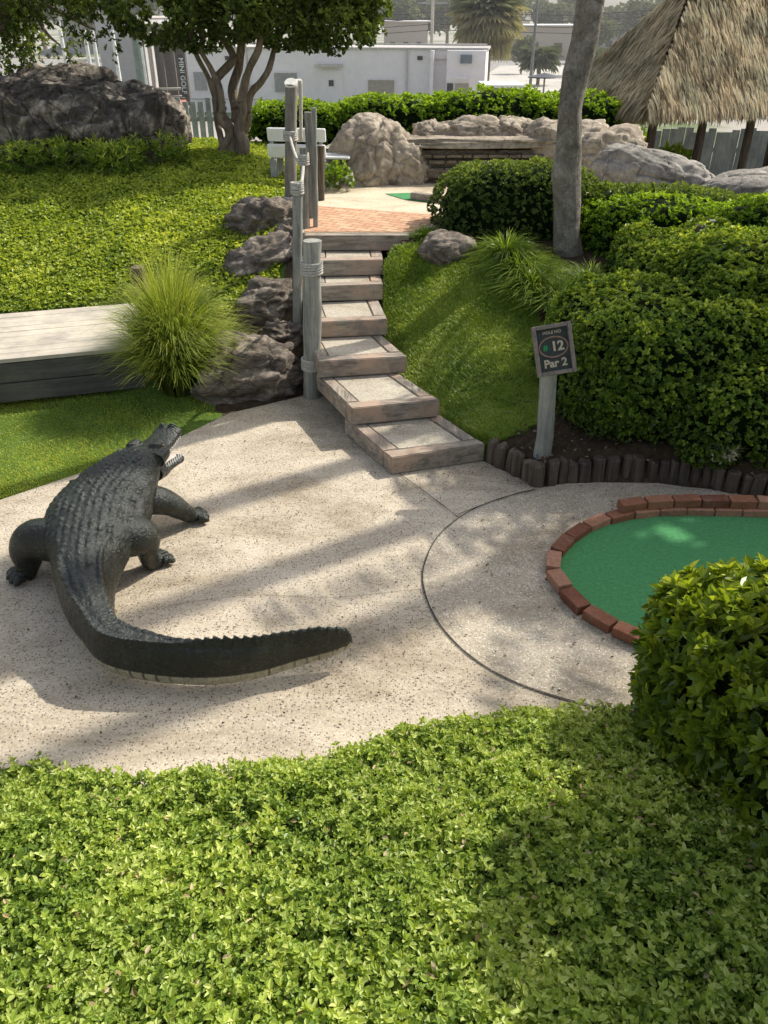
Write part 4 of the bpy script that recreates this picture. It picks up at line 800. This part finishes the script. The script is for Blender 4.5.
# crape myrtle, several stems
c0=PD(236,141,12.0); bz=float(g(c0.x,c0.y)); root=thing('crape_myrtle','multi stemmed crape myrtle with smooth twisted trunks at the top of the ivy slope','tree',(c0.x,c0.y,bz)); mb=MB()
S_=[(203,38,11.8,.055),(222,20,12.2,.06),(243,30,12.1,.045),(279,38,11.9,.05),(262,10,11.7,.055),(190,5,12.1,.045)]
for i,(px,py,Y_,r) in enumerate(S_):
    e=PD(px,py,Y_); a=Vector((c0.x+(i-2.5)*.05*(1 if i!=5 else -.7),c0.y+random.uniform(-.1,.1),bz-.1)); mid=a.lerp(e,.42)+Vector(((px-236)*-.0022,0,.0))
    r*=random.choice((.9,1.2,1.7)); mid.x+=random.uniform(-.12,.12); limb(mb,a,mid,r*1.25,r*.95,.09,8); limb(mb,mid,e,r*.95,r*.5,.14,8)
    for j in range(3): 
        f=e+Vector((random.uniform(-.5,.5),random.uniform(-.5,.5),random.uniform(.3,.9))); limb(mb,e,f,r*.5,r*.18,.05,5,6)
a=PD(262,128,12.0); 
mb.build('trunk',M['bark2'],root,smooth=True); mb=MB()
bl=[]
for px,py,Y_,rx,rz in ((150,12,12,.55,.35),(190,22,11.8,.5,.33),(235,12,11.6,.6,.32),(285,18,11.9,.55,.36),(335,22,12,.55,.36),(365,6,12.1,.35,.25),(200,-30,12.2,.9,.6),(280,-30,12.,.9,.6),(340,-25,12.2,.7,.5),(160,30,12.4,.35,.22),(205,40,12.3,.25,.15),(372,32,12,.16,.13),(352,30,11.8,.25,.2),(305,38,12.1,.28,.16)):
    e=PD(px,py,Y_); bl.append((e[:],(rx,rx,rz)))
crown(mb,bl,15000,.06,.034,5,61); mb.build('crown',M['tree'],root)
# overhanging tree at the far left
root=thing('live_oak','dark spreading tree with hanging twigs at the top left corner','tree',(-8.2,12.2,.8)); mb=MB()
e=PD(38,-10,12); limb(mb,(-8.2,12.2,.6),(-7.6,12.2,2.0),.28,.22,.05); limb(mb,(-7.6,12.2,2.0),PD(22,-5,12.2),.2,.14,.06); limb(mb,(-7.6,12.2,2.0),PD(0,20,12.2),.16,.12,.06)
for px,py in ((0,30),(40,10),(70,5),(95,30),(60,45)): limb(mb,PD(22,-5,12.2),PD(px,py,12.0),.05,.012,.08)
mb.build('trunk',M['bark2'],root,smooth=True); mb=MB(); bl=[]
for px,py,Y_,rx,rz in ((8,58,12.6,.5,.28),(0,25,12.2,.6,.4),(45,8,12,.6,.25),(80,22,11.8,.3,.25),(110,15,12,.32,.28),(112,45,11.9,.13,.22),(70,48,12.4,.22,.22),(40,50,12.6,.3,.28),(30,75,12.8,.4,.14),(-30,0,12.4,1.,.7),(60,-30,12,1,.5),(90,0,12,.5,.2)):
    e=PD(px,py,Y_); bl.append((e[:],(rx,rx*.8,rz)))
crown(mb,bl,5200,.055,.024,5,71,.3); mb.build('crown',M['tree'],root)
# palm trunk on the right
c=P(570,252,.95); zb=float(g(c.x,c.y)); root=thing('palm_tree','tall palm with a bare grey leaning trunk rising out of the frame','palm tree',(c.x,c.y,zb)); tp=PD(592,0,c.y-.02); mb=MB()
p0=Vector((c.x,c.y,zb-.1)); pts=[]; dv=(tp-p0)
for i in range(30):
    t=i/29*3.6; q=p0+dv*t; q.x+=(-.10*math.sin(t*3.14) if t<1 else .22*(t-1)); pts.append(q)
mb.tube(pts,[.138-.006*min(i,3)-.0006*i+.004*math.sin(i*2.1) for i in range(30)],28,jit=.032); mb.build('trunk',M['bark'],root)
def fan(mb,c,d,L,n=22,W=.05,rnd=.5,droop=.4):
    d=Vector(d).normalized(); sd=d.cross(Vector((0,0,1))).normalized(); u=sd.cross(d); s=c+d*L*.45
    a=np.linspace(-1.9,1.9,n); D=np.array([(d*math.cos(x)+sd*math.sin(x)-Vector((0,0,droop*.5)))[:] for x in a])
    add_leaves(mb,np.repeat(np.array([s[:]]),n,0),D,np.repeat(np.array([u[:]]),n,0)+rvec(n)*.2,L*.62,W,np.clip(rnd+RS.normal(size=n)*.15,0,1),curl=.2)
    mb.tube([c,c+d*L*.25,s],[.02,.014,.008],5)
top=pts[-1]; mb=MB()
for i in range(34):
    an=i*2.4; el=-.5+1.6*(i/34); fan(mb,top,(math.cos(an),math.sin(an),el),1.5,rnd=.4)
mb.build('crown',M['tree'],root)
# trees right of the frame whose shadows reach the course
root=thing('pine_tree','tall straight pine standing right of the hedges','pine tree',(5.95,9.2,.7)); mb=MB(); mb.tube([(5.95,9.2,.4),(6.0,9.2,4),(5.97,9.22,10),(6.0,9.2,18.)],[.15,.14,.12,.05],14,jit=.02)
for i in range(14): limb(mb,(5.98,9.2,13+i*.34),(5.98+math.cos(i*2.4)*1.5,9.2+math.sin(i*2.4)*1.5,13.5+i*.36),.04,.012,.1,5,6)
mb.build('trunk',M['bark2'],root,smooth=True); mb=MB(); crown(mb,[((5.98+math.cos(i*2.4)*1.1,9.2+math.sin(i*2.4)*1.1,13.7+i*.36),(.6,.6,.3)) for i in range(14)],1500,.12,.012,7,81); mb.build('crown',M['tree'],root)
dup(root,(6.55,8.45,.7),None,None,'second tall pine, nearer than the other, right of the hedges')
dup(root,(7.6,8.2,.7),None,None,'third tall pine farthest right of the hedges')
root=thing('oak_tree','spreading oak with an open crown to the right of the putting green','tree',(6.6,6.6,.4)); mb=MB(); limb(mb,(6.6,6.6,.1),(6.4,6.6,2.6),.2,.15,.05)
OB=[((5.9,6.0,4.8),(.7,.6,.35)),((6.4,7.2,5.2),(.8,.8,.4)),((6.1,5.1,4.4),(.5,.4,.28)),((5.6,6.6,5.3),(.6,.5,.3)),((6.0,6.9,5.9),(.6,.5,.3))]
for c_,h_ in OB: limb(mb,(6.4,6.6,2.6),c_,.06,.015,.12,7,7)
mb.build('trunk',M['bark2'],root,smooth=True); mb=MB(); crown(mb,OB,3600,.085,.045,5,91,.1); mb.build('crown',M['tree'],root)
root=thing('palm_tree','leaning palm with long fronds right of the putting green','palm tree',(6.3,7.5,.5)); mb=MB(); mb.tube([(6.3,7.5,.2),(6.35,7.5,3),(6.2,7.45,5.6)],[.17,.14,.12],14,jit=.02); mb.build('trunk',M['bark'],root); mb=MB()
for i in range(18):
    an=i*2.4; el_=.55-.9*((i%6)/6); c_=Vector((6.2,7.45,5.6)); pts=[]
    for k in range(13):
        t=k/12; r_=2.5*t; pts.append(c_+Vector((math.cos(an)*r_*.95,math.sin(an)*r_*.95,el_*r_*.8-1.0*t*t)))
    mb.tube(pts,[.022-.0015*k for k in range(13)],5); A_=np.array([p[:] for p in pts[2:]]); A_=np.vstack([A_,(A_[1:]+A_[:-1])/2]); n=len(A_); dd_=np.array([math.cos(an),math.sin(an),0])
    for s_ in (-1,1):
        sd_=np.array([-math.sin(an),math.cos(an),0])*s_; add_leaves(mb,A_,np.repeat((sd_+dd_*.6+np.array([0,0,-.35]))[None],n,0)+rvec(n)*.1,np.repeat(np.array([[0,0,1.]]),n,0),.55,.045,np.full(n,.5),curl=.15)
mb.build('crown',M['tree'],root)
# ------------------------------------------------------------------ thatched hut
HX0,HX1,HY0,HY1=3.72,8.3,12.5,14.8; ez=1.80; HR=.36
def hr(x,y): return (HX0+(x-HX0)*math.cos(HR)-(y-HY0)*math.sin(HR),HY0+(x-HX0)*math.sin(HR)+(y-HY0)*math.cos(HR))
ax,ay=hr(HX0+1.35,(HY0+HY1)/2); bx_,by_=hr(HX1-1.35,(HY0+HY1)/2); az=PD(722,-22,ay).z
root=thing('thatched_hut','open hut with a shaggy pale thatched pyramid roof on dark posts','hut',(ax,ay,-.5)); 
co_=[hr(HX0,HY0),hr(HX1,HY0),hr(HX1,HY1),hr(HX0,HY1)]; mb=MB(); V=[(x,y,ez+.05) for x,y in co_]+[(ax,ay,az-.05),(bx_,by_,az-.05)]
mb.add(V,(np.array([[1,2,5],[3,0,4]]),np.array([[0,1,5,4],[2,3,4,5],[0,3,2,1]]))); core_=mb.build('roof_frame',M['thatchcore'],root)
mb=MB()
for f in range(4):
    a=np.array(co_[f]+(ez,)); b=np.array(co_[(f+1)%4]+(ez,)); a0=np.array([ax,ay,az]);b0=np.array([bx_,by_,az]); ap,aq=((a0,b0),(b0,b0),(b0,a0),(a0,a0))[f]; nrm_=np.cross(b-a,ap-a); nrm_/=np.linalg.norm(nrm_)
    if nrm_[2]<0: nrm_=-nrm_
    nn_ct=(24000,4000,5000,13000)[f]
    rows=24; v_=np.sqrt(RS.rand(nn_ct)); vt=1-v_; vt=np.clip((np.floor(vt*rows)+.15*RS.rand(nn_ct)+.1*RS.rand(nn_ct))/rows,0,1); uu=RS.rand(nn_ct)*1.04-.02
    p=(a+(b-a)*uu[:,None])*(1-vt)[:,None]+(ap+(aq-ap)*uu[:,None])*vt[:,None]+ nrm_*(.03+.05*RS.rand(nn_ct))[:,None]
    mid=(a+b)/2; dn=mid-(ap+aq)/2; dn/=np.linalg.norm(dn); d=dn+nrm_*(.02+.10*RS.rand(nn_ct))[:,None]+(b-a)/np.linalg.norm(b-a)*(RS.normal(size=nn_ct)*.13)[:,None]+np.array([0,0,-1])*.12
    rn=np.clip(.58+fbm(p*np.array([5,5,5]),3,51+f)*.6+RS.normal(size=nn_ct)*.28,0,1)*(1 if f==0 else .62)  # faces other than the front get darker straw, shade put into the colour
    add_leaves(mb,p,d,np.repeat(nrm_[None],nn_ct,0)+rvec(nn_ct)*.4,.16+.16*RS.rand(nn_ct),.016+.018*RS.rand(nn_ct),rn,curl=.05,fold=.35)
    # ragged fringe hanging at the eave
    m_=1500; uu=RS.rand(m_); p=a+(b-a)*uu[:,None]+np.c_[0*uu,0*uu,.04-.1*RS.rand(m_)]+nrm_*.02*RS.normal(size=m_)[:,None]
    add_leaves(mb,p,np.repeat(np.array([[0,0,-1.]]),m_,0)+dn*.35+rvec(m_)*.12,np.repeat(nrm_[None],m_,0)+rvec(m_)*.3,.12+.15*RS.rand(m_),.018,np.clip(.3+RS.rand(m_)*.5,0,1)*(1 if f==0 else .8),curl=.02)  # fringe off the front darkened the same way
mb.build('thatch',M['thatch'],root)
for x,y in ((HX0+.38,HY0+.35),(HX0+1.28,HY0+.35),(HX0+2.2,HY0+.35),(HX0+3.2,HY0+.35),(HX1-.3,HY0+.35),(HX0+.35,HY1-.4),(HX0+.3,(HY0+HY1)/2),(HX1-.35,HY1-.4)):
    x,y=hr(x,y); mb=MB(); mb.tube([(x,y,-.7),(x+.01,y,.5),(x,y,ez+.35)],[.075,.068,.062],14,jit=.012); mb.build('post',M['palis'],root)
# ------------------------------------------------------------------ picket fences
def fence(label,A,B,top,bot,name='picket_fence',w_=.14,gap=.006):
    A=Vector(A);B=Vector(B); d=(B-A); L=d.length; d.normalize(); ang=math.atan2(d.y,d.x); root=thing(name,label,'fence',(A.x,A.y,bot)); mb=MB(); n=int(L/(w_+gap))
    for i in range(n):
        c=A+d*((i+.5)*(w_+gap)); h_=top-bot+random.uniform(-.05,.05); mb.box((c.x,c.y,bot+h_/2),(w_,.022,h_),rz=ang,ry=random.uniform(-.01,.01))
    mb.build('pickets',M['fence'],root)
    for z in (bot+.3,top-.35):
        mb=MB(); c=(A+B)/2; n2=Vector((-d.y,d.x,0)); mb.box((c.x+n2.x*.035,c.y+n2.y*.035,z),(L,.04,.09),rz=ang); mb.build('rail',M['fence'],root)
    for i in range(int(L/2.4)+1):
        c=A+d*min(i*2.4,L)+Vector((-d.y,d.x,0))*.09; mb=MB(); mb.box((c.x,c.y,(top+bot)/2),(.09,.09,top-bot),rz=ang); mb.build('fence_post',M['fence'],root)
a=PD(624,130,17.2); zt=a.z
fence('grey weathered picket fence behind the thatched hut',(a.x,17.2,0),(a.x+6.5,16.4,0),zt+.02,-.65)
a=PD(150,99,17.5); b_=PD(216,99,17.5); fence('short grey picket fence behind the crape myrtle',(a.x,17.5,0),(b_.x,17.5,0),a.z,-.2,w_=.11,gap=.04)
#--PART4--
# ------------------------------------------------------------------ street and buildings beyond
GZ=-2.08
def gp_(px,py,z=GZ): return P(px,py,z)
sheet('road',[gp_(-900,76)[:2],gp_(1500,76)[:2],gp_(1500,60)[:2],gp_(-900,60)[:2]],GZ+.01,plain('asphalt',(.30,.29,.27),.9,.1,.2,.5,bs=0))
sheet('parking_lot',[gp_(430,112)[:2],gp_(760,112)[:2],gp_(700,64)[:2],gp_(500,66)[:2]],GZ+.03,plain('pale lot',(.50,.47,.41),.9,.1,.2,.7,bs=0))
sheet('sidewalk',[gp_(-300,86)[:2],gp_(190,86)[:2],gp_(190,79)[:2],gp_(-300,79)[:2]],GZ+.04,plain('sidewalk',(.58,.55,.48),.9,.1,.1,2,bs=0))
sheet('red_court',[gp_(165,108)[:2],gp_(186,108)[:2],gp_(186,86)[:2],gp_(165,88)[:2]],GZ+.05,plain('red court',(.50,.22,.17),.9,.1,.1,2,bs=0))
wall=plain('block wall',(.80,.755,.76),.85,.2,.06,3,bs=.05)
def bldg(name,label,A,B,top,bot,dep,mat,roofm,over=.1,cat='building'):
    A=Vector((A[0],A[1],0));B=Vector((B[0],B[1],0)); d=B-A; L=d.length; d.normalize(); nrm=Vector((-d.y,d.x,0)); ang=math.atan2(d.y,d.x)
    root=thing(name,label,cat,(A.x,A.y,bot)); root.rotation_euler=(0,0,ang); H=top-bot
    def lb(nm,c,dm,m_,bev=0,par=None):
        mb=MB(); mb.box((0,0,0),dm,bev=bev); o=mb.build(nm,m_); o.parent=root; o.location=c; return o
    lb('wall',(L/2,dep/2,H/2-.3),(L,dep,H+.6),mat)
    lb('roof',(L/2,dep/2,H+.06),(L+over*2,dep+over*2,.12),roofm)
    return root,lb,L,H
roofm=plain('roof trim',(.50,.47,.44),.8); wht_=plain('frame white',(.75,.73,.72),.7); tanm=plain('tan door',(.36,.32,.27),.7); dkm=plain('dark opening',(.05,.05,.05),.4); blu=plain('grey unit',(.16,.19,.22),.5)
A=PD(184,38,54);B=PD(487,47,51.5)
root,lb,L,H=bldg('block_building','long white block building with tan shutters beyond the hedge','' and 0 or (A.x,A.y),(B.x,B.y),1.22,GZ,4,wall,roofm)
def bx(px): return (px-184)/(487-184)*L
def wz(px,py): # height above base on the facade
    t=bx(px)/L; Yp=A.y+(B.y-A.y)*t; return PD(px,py,Yp).z-GZ
def feat(nm,px0,py0,px1,py1,m_,dy=-.04,th=.08):
    x0,x1=bx(px0),bx(px1); z0,z1=wz((px0+px1)/2,py1),wz((px0+px1)/2,py0); return lb(nm,((x0+x1)/2,dy,(z0+z1)/2),(x1-x0,th,z1-z0),m_)
feat('door',323,70,345,108,wall); feat('door_window',331,80,336,86,dkm,-.10,.06); feat('door_canopy',318,64,345,66.5,roofm,-.25,.5)
feat('shutter',371,80,397,101,tanm); feat('shutter',275,73,298,92,plain('grey shutter',(.30,.30,.29),.7)); feat('shutter',190,72,203,90,plain('grey shutter b',(.33,.33,.33),.7))
feat('roof_gutter',185,43,487,44.5,roofm,-.12,.2); feat('trim_band',432,59,487,60.5,roofm,-.05,.1)
feat('side_bay',434,50,437,108,wall,-.4,.8); feat('entry_bay',450,50,487,108,wall,-.45,.9); feat('wall_unit',463,54,474,62.5,blu,-1.0,.25); feat('door_shade',451,82,457,100,dkm,-.92,.06); feat('entry_door',459,82,472,101,tanm,-.92,.06); feat('entry_sill',459,76,473,78,wall,-.98,.2)
feat('downpipe',247,44,248.5,108,roofm,-.08,.1); feat('downpipe',409,48,410.5,108,roofm,-.08,.1); feat('shutter_frame',370,79,398,80,wht_,-.1,.06); feat('shutter_frame',274,72,299,73,wht_,-.1,.06); feat('wall_vent',225,56,231,60,dkm,-.06,.05); feat('wall_vent',420,56,425,60,dkm,-.06,.05); feat('stain_course',185,100,487,101,roofm,-.03,.05)
# long name board on the corner of the building, reading downwards
sgn=thing('vertical_sign','narrow black sign with pale lettering running down the building corner','sign',(A.x,A.y,0)); 
c=PD(182.5,76,55.0); M4=Matrix.Translation(c)@Matrix.Rotation(math.radians(90),4,'X')@Matrix.Rotation(math.radians(-90),4,'Z'); mb=MB(); mb.box((0,0,-.04),(2.3,.34,.05)); o=mb.build('sign_panel',bf); o.data.transform(M4); o.data.transform(Matrix.Translation(-Vector(sgn.location))); o.parent=sgn
text('MINI GOLF',.40,0,0,M['white'],M4=M4,par=sgn,z=.0,off=.004)
# white wall and service court at the left
A1=PD(100,30,62);B1=PD(142,30,62); bldg('white_building','pale grey rendered building behind the left boulder',(PD(96,30,62).x,62),(B1.x,62),PD(120,18,62).z,GZ,8,plain('pale render',(.44,.44,.43),.8,.2,.1,2,bs=0),roofm)
pv_=thing('pavilion','shaded timber pavilion with picnic benches at the back left','pavilion',(PD(163,60,58).x,58,GZ))
wd=plain('dark timber',(.13,.11,.095),.8); pale=plain('pale timber',(.45,.40,.33),.8)
x0=PD(140,60,58).x;x1=PD(184,60,58).x
mb=MB(); mb.box(((x0+x1)/2,60,PD(160,28,58).z),(x1-x0+.6,5,.4)); mb.build('roof',wd,pv_)
for k in range(5): x=x0+(x1-x0)*k/4; mb=MB(); mb.box((x,58,(PD(160,28,58).z+GZ)/2),(.22,.22,PD(160,28,58).z-GZ)); mb.build('post',wd if k>1 else pale,pv_)
mb=MB(); mb.box(((x0+x1)/2,62,.1),(x1-x0,.2,4.4)); mb.build('back_wall',plain('shadow wall',(.10,.09,.08),.9),pv_)
for k,z in enumerate((.55,1.0)): mb=MB(); mb.box(((x0+x1)/2+.3,57.3-k*.1,GZ+z),(x1-x0-.8,.5,.12)); mb.build('bench',pale,pv_)
def pole(px,pyb,pyt,Y,r,label,mat,name='pole',lean=0):
    a=PD(px,pyt,Y); z0=GZ-.3 if Y>25 else -.8; root=thing(name,label,'pole',(a.x,Y,z0)); mb=MB(); mb.tube([(a.x,Y,z0),(a.x+lean*.5,Y,(z0+a.z)/2),(a.x+lean,Y,a.z)],[r*1.1,r,r*.85],12); mb.build('shaft',mat,root); return root,a
galv=plain('grey pole',(.30,.31,.31),.6); wht=plain('white pole',(.70,.69,.66),.6)
pole(133,90,15,24,.14,'thick grey utility post left of the crape myrtle',galv,'utility_pole')
for px,l in ((60,'leftmost thin white post behind the boulders'),(84,'second thin white post behind the boulders'),(92,'third thin white post beside the grey unit'),(112,'thin white post against the pale building')): pole(px,80,30,40,.09,l,wht,'thin_post')
r_,a=pole(434,90,-40,70,.13,'pale utility pole rising behind the white building',plain('pole wood',(.50,.46,.40),.8),'utility_pole')
mb=MB(); mb.box((a.x,70,PD(434,3,70).z),(2.2,.12,.12)); mb.build('crossarm',galv,r_)
r_,a=pole(541,90,-40,62,.10,'dark street lamp pole beside the parking lot',plain('dark pole',(.16,.17,.17),.6),'street_lamp')
um=thing('patio_umbrella','flat dark umbrella shape over the parking lot edge','umbrella',(PD(545,76,40).x,40,GZ)); c=PD(545,74.5,40); mb=MB(); mb.tube([(c.x,40,c.z-.12),(c.x,40,c.z-.08),(c.x,40,c.z+.06)],[.75,.72,.06],20); mb.build('canopy',dkm,um); mb=MB(); mb.tube([(c.x,40,GZ),(c.x,40,c.z)],.04,8); mb.build('shaft',galv,um)
# wires
wm=plain('wire',(.06,.06,.06),.6)
for py,lab in ((14,'highest of the overhead wires'),(20,'second overhead wire'),(26,'third overhead wire'),(32,'lowest of the overhead wires')):
    a=PD(330,py-4,70);b_=PD(434,py-2,70);c=PD(700,py-6,70); mb=MB(); mb.tube([a,a.lerp(b_,.5)-Vector((0,0,.3)),b_,b_.lerp(c,.5)-Vector((0,0,.35)),c],.022,5); o=mb.build('overhead_wire',wm); tag(o,lab+' crossing behind the palm','wire')
# kiosk
k0=PD(486,86,46);k1=PD(521,86,46); kt=PD(500,86,46).z; root=thing('kiosk','small brick coloured kiosk with white trim right of the white building','kiosk',(k0.x,46,GZ)); w0=k1.x-k0.x
mb=MB(); mb.box((k0.x+w0/2,47.2,(kt+GZ)/2-.1),(w0,2.4,kt-GZ-.2)); mb.build('wall',plain('kiosk brick',(.42,.26,.18),.8),root)
mb=MB(); mb.box((k0.x+w0/2,47.0,kt),(w0+.3,3,.14)); mb.build('roof',wht,root)
mb=MB(); mb.box((k0.x+w0*.62,45.97,GZ+.75),(w0*.6,.06,1.5)); mb.build('panel',pale,root)
for k in range(4): mb=MB(); mb.box((k0.x+w0*(.3+k*.18),45.96,kt-.45),(w0*.08,.08,.3)); mb.build('vent',dkm,root)
# far buildings
fw=plain('far white',(.70,.68,.64),.8,bs=0); ft=plain('far tan',(.42,.37,.31),.8,bs=0); fg_=plain('far grey',(.40,.40,.39),.8,bs=0)
for (p0,p1,pt,pb,Y_,m_,rm,l) in ((384,428,22,46,115,ft,fw,'tan store with a white roof far behind the white building'),(520,600,26,60,120,ft,fw,'long tan warehouse with a bright roof across the road'),(598,660,30,48,150,fg_,fw,'grey low building seen left of the thatch'),(500,530,20,38,170,fw,fw,'small white building far behind the dead palm'),(60,100,20,60,140,fg_,fw,'grey building glimpsed at the far left')):
    a=PD(p0,pt,Y_);b_=PD(p1,pt,Y_); r_,lb2,L2,H2=bldg('far_building',l,(a.x,Y_),(b_.x,Y_),a.z,GZ,14,m_,rm,.6)
    for k in range(3): lb2('window',(L2*(.2+.3*k),-.05,H2*.35),(L2*.1,.1,H2*.3),dkm)
# cars
def car(loc,rz,label,paint):
    root=thing('parked_car',label,'car',loc); root.rotation_euler=(0,0,rz)
    prof=[(-2.2,.35),(-2.25,.75),(-1.9,.92),(-1.2,.98),(-.6,1.42),(.55,1.45),(1.45,1.0),(2.15,.92),(2.25,.6),(2.2,.35)]
    bm=bmesh.new(); l=[bm.verts.new((x,-.88,z)) for x,z in prof]; r=[bm.verts.new((x,.88,z)) for x,z in prof]; n=len(prof)
    for i in range(n): bm.faces.new((l[i],l[(i+1)%n],r[(i+1)%n],r[i]))
    bm.faces.new(l[::-1]); bm.faces.new(r); 
    for i in (4,5): l[i].co.y=-.68; r[i].co.y=.68
    bmesh.ops.bevel(bm,geom=bm.edges[:],offset=.06,segments=2,affect='EDGES'); mb=MB(); mb.bm(bm); o=mb.build('body',paint); o.parent=root
    for s_ in (-1,1):
        mb=MB(); mb.add([(-1.0,s_*.865,1.0),(.0,s_*.87,1.0),(.0,s_*.72,1.38),(-.58,s_*.72,1.36)],np.array([[0,1,2,3]])); mb.add([(.06,s_*.87,1.0),(1.1,s_*.865,1.02),(.55,s_*.72,1.38),(.06,s_*.72,1.38)],np.array([[0,1,2,3]])); o=mb.build('side_window',dkm); o.parent=root; o.scale=(1,1.03,1)
    mb=MB(); mb.add([(1.42,-.75,1.06),(1.42,.75,1.06),(.66,.62,1.44),(.66,-.62,1.44)],np.array([[0,1,2,3]])); o=mb.build('windscreen',dkm); o.parent=root; o.location=(.02,0,.03)
    for x in (-1.4,1.4):
        for s_ in (-1,1): mb=MB(); mb.tube([(x,s_*.70,.33),(x,s_*.90,.33)],.33,20); o=mb.build('wheel',dkm); o.parent=root
pc=newmat('car paint',.25,.5); pc[2].inputs['Base Color'].default_value=S((.75,.75,.74)); pd_=newmat('car paint dark',.3,.5); pd_[2].inputs['Base Color'].default_value=S((.12,.14,.17))
c=P(561,57,GZ+.03); car((c.x,c.y,GZ+.03),2.6,'white parked car left of the palm trunk across the road',pc[0])
c=P(60,58,GZ+.03); car((c.x,c.y,GZ+.03),.3,'grey parked car glimpsed behind the boulders',pd_[0])
# ------------------------------------------------------------------ sabal palm with dead skirt
def sabal(px,pyc,Y_,R,label):
    c=PD(px,pyc,Y_); root=thing('sabal_palm',label,'palm tree',(c.x,Y_,GZ)); mb=MB(); mb.tube([(c.x,Y_,GZ-.2),(c.x+.1,Y_,(c.z+GZ)/2),(c.x,Y_,c.z)],[.30,.24,.26],12,jit=.05); mb.build('trunk',M['bark2'],root)
    live=MB(); dead=MB()
    for i in range(90):
        an=i*2.4; el=1.3-2.7*(i/90); mb_=live if el>.55 else dead; fan(mb_,Vector((c.x,Y_,c.z)),(math.cos(an),math.sin(an),el),R*(.8+.3*RS.rand()),16,R*.08,.5,.7 if el>0 else .9)
    live.build('green_crown',M['far'],root); dead.build('dead_frond_skirt',M['farpalm'],root); return root
sabal(488,18,58,2.5,'tall palm with a brown skirt of dead fronds behind the white building')
c=PD(540,58,75); root=thing('small_palm','small dark palm by the parking lot','palm tree',(c.x,75,GZ)); mb=MB(); mb.tube([(c.x,75,GZ),(c.x,75,c.z)],.15,8); mb.build('trunk',M['bark2'],root); mb=MB()
for i in range(30): fan(mb,Vector((c.x,75,c.z)),(math.cos(i*2.4),math.sin(i*2.4),1-.05*i),1.9,12,.16,.2,.6)
mb.build('crown',M['far'],root)
# ------------------------------------------------------------------ tree belt on the horizon
def fartree(H,R,seed,n=1500):
    root=thing('shade_tree','','tree',(0,0,0)); mb=MB(); mb.tube([(0,0,-.3),(.1,0,H*.3),(0,.1,H*.6)],[R*.07,R*.055,R*.03],8)
    bl=[]
    rs=np.random.RandomState(seed)
    for i in range(9):
        an=i*2.4; rr_=R*.55*rs.rand()**.5; z=H*(.38+.5*rs.rand()); bl.append(((math.cos(an)*rr_,math.sin(an)*rr_,z),(R*(.38+.2*rs.rand()),R*.45,H*(.14+.06*rs.rand()))))
        mb.tube([(0,0,H*.35),(math.cos(an)*rr_*.6,math.sin(an)*rr_*.6,z-.1*H),(math.cos(an)*rr_,math.sin(an)*rr_,z)],[R*.03,R*.018,R*.008],5)
    mb.build('trunk',M['bark2'],root); mb=MB(); crown(mb,bl,n,.42,.26,5,seed,.35); mb.build('crown',M['far'],root); return root
pro=[fartree(9,4.2,1),fartree(11,5,2),fartree(8,4.6,3)]
SP=[(-60,150,1.1),(-10,120,.9),(40,130,1.1),(90,140,1.),(140,120,.9),(190,150,1.2),(250,140,1.1),(310,150,1.1),(360,140,1.0),(398,128,.8),(425,150,1.),(448,140,.95),(470,155,1.1),(512,160,1.1),(545,140,.85),(575,150,.9),(600,110,.55),(622,150,.8),(640,130,.75),(668,150,.9),(700,160,1.),(760,150,1.),(820,140,1.),(610,75,.33),(525,90,.35),(590,88,.35),(-120,140,1.),(-200,150,1.1),(900,150,1.),(1000,160,1.)]
sides=['far left','left','centre','right','far right']
for i,(px,Y_,s_) in enumerate(SP):
    c=PD(px,20,Y_); p_=pro[i%3]; lab='shade tree coloured pale for haze in the distant belt behind the buildings'
    if i<3: r_=p_; r_.location=(c.x,Y_,GZ); r_.scale=(s_*1.1,s_,s_); r_.rotation_euler=(0,0,i); tag(r_,lab,None,'distant trees along the road')
    else: dup(p_,(c.x,Y_,GZ),i*1.3,(s_*1.1,s_,s_),lab,'distant trees along the road')

# thin humid haze hanging over the street beyond the course
hm=bpy.data.materials.new('haze'); hm.use_nodes=True; n=hm.node_tree; n.nodes.remove(n.nodes['Principled BSDF']); vs=n.nodes.new('ShaderNodeVolumeScatter'); vs.inputs['Density'].default_value=.0012; vs.inputs['Color'].default_value=(1,.98,.95,1); vs.inputs['Anisotropy'].default_value=.2
n.links.new(vs.outputs[0],n.nodes['Material Output'].inputs['Volume'])
mb=MB(); mb.box((0,170,20),(700,300,46)); tag(mb.build('haze',hm),kind='structure')
scn.cycles.volume_bounces=0
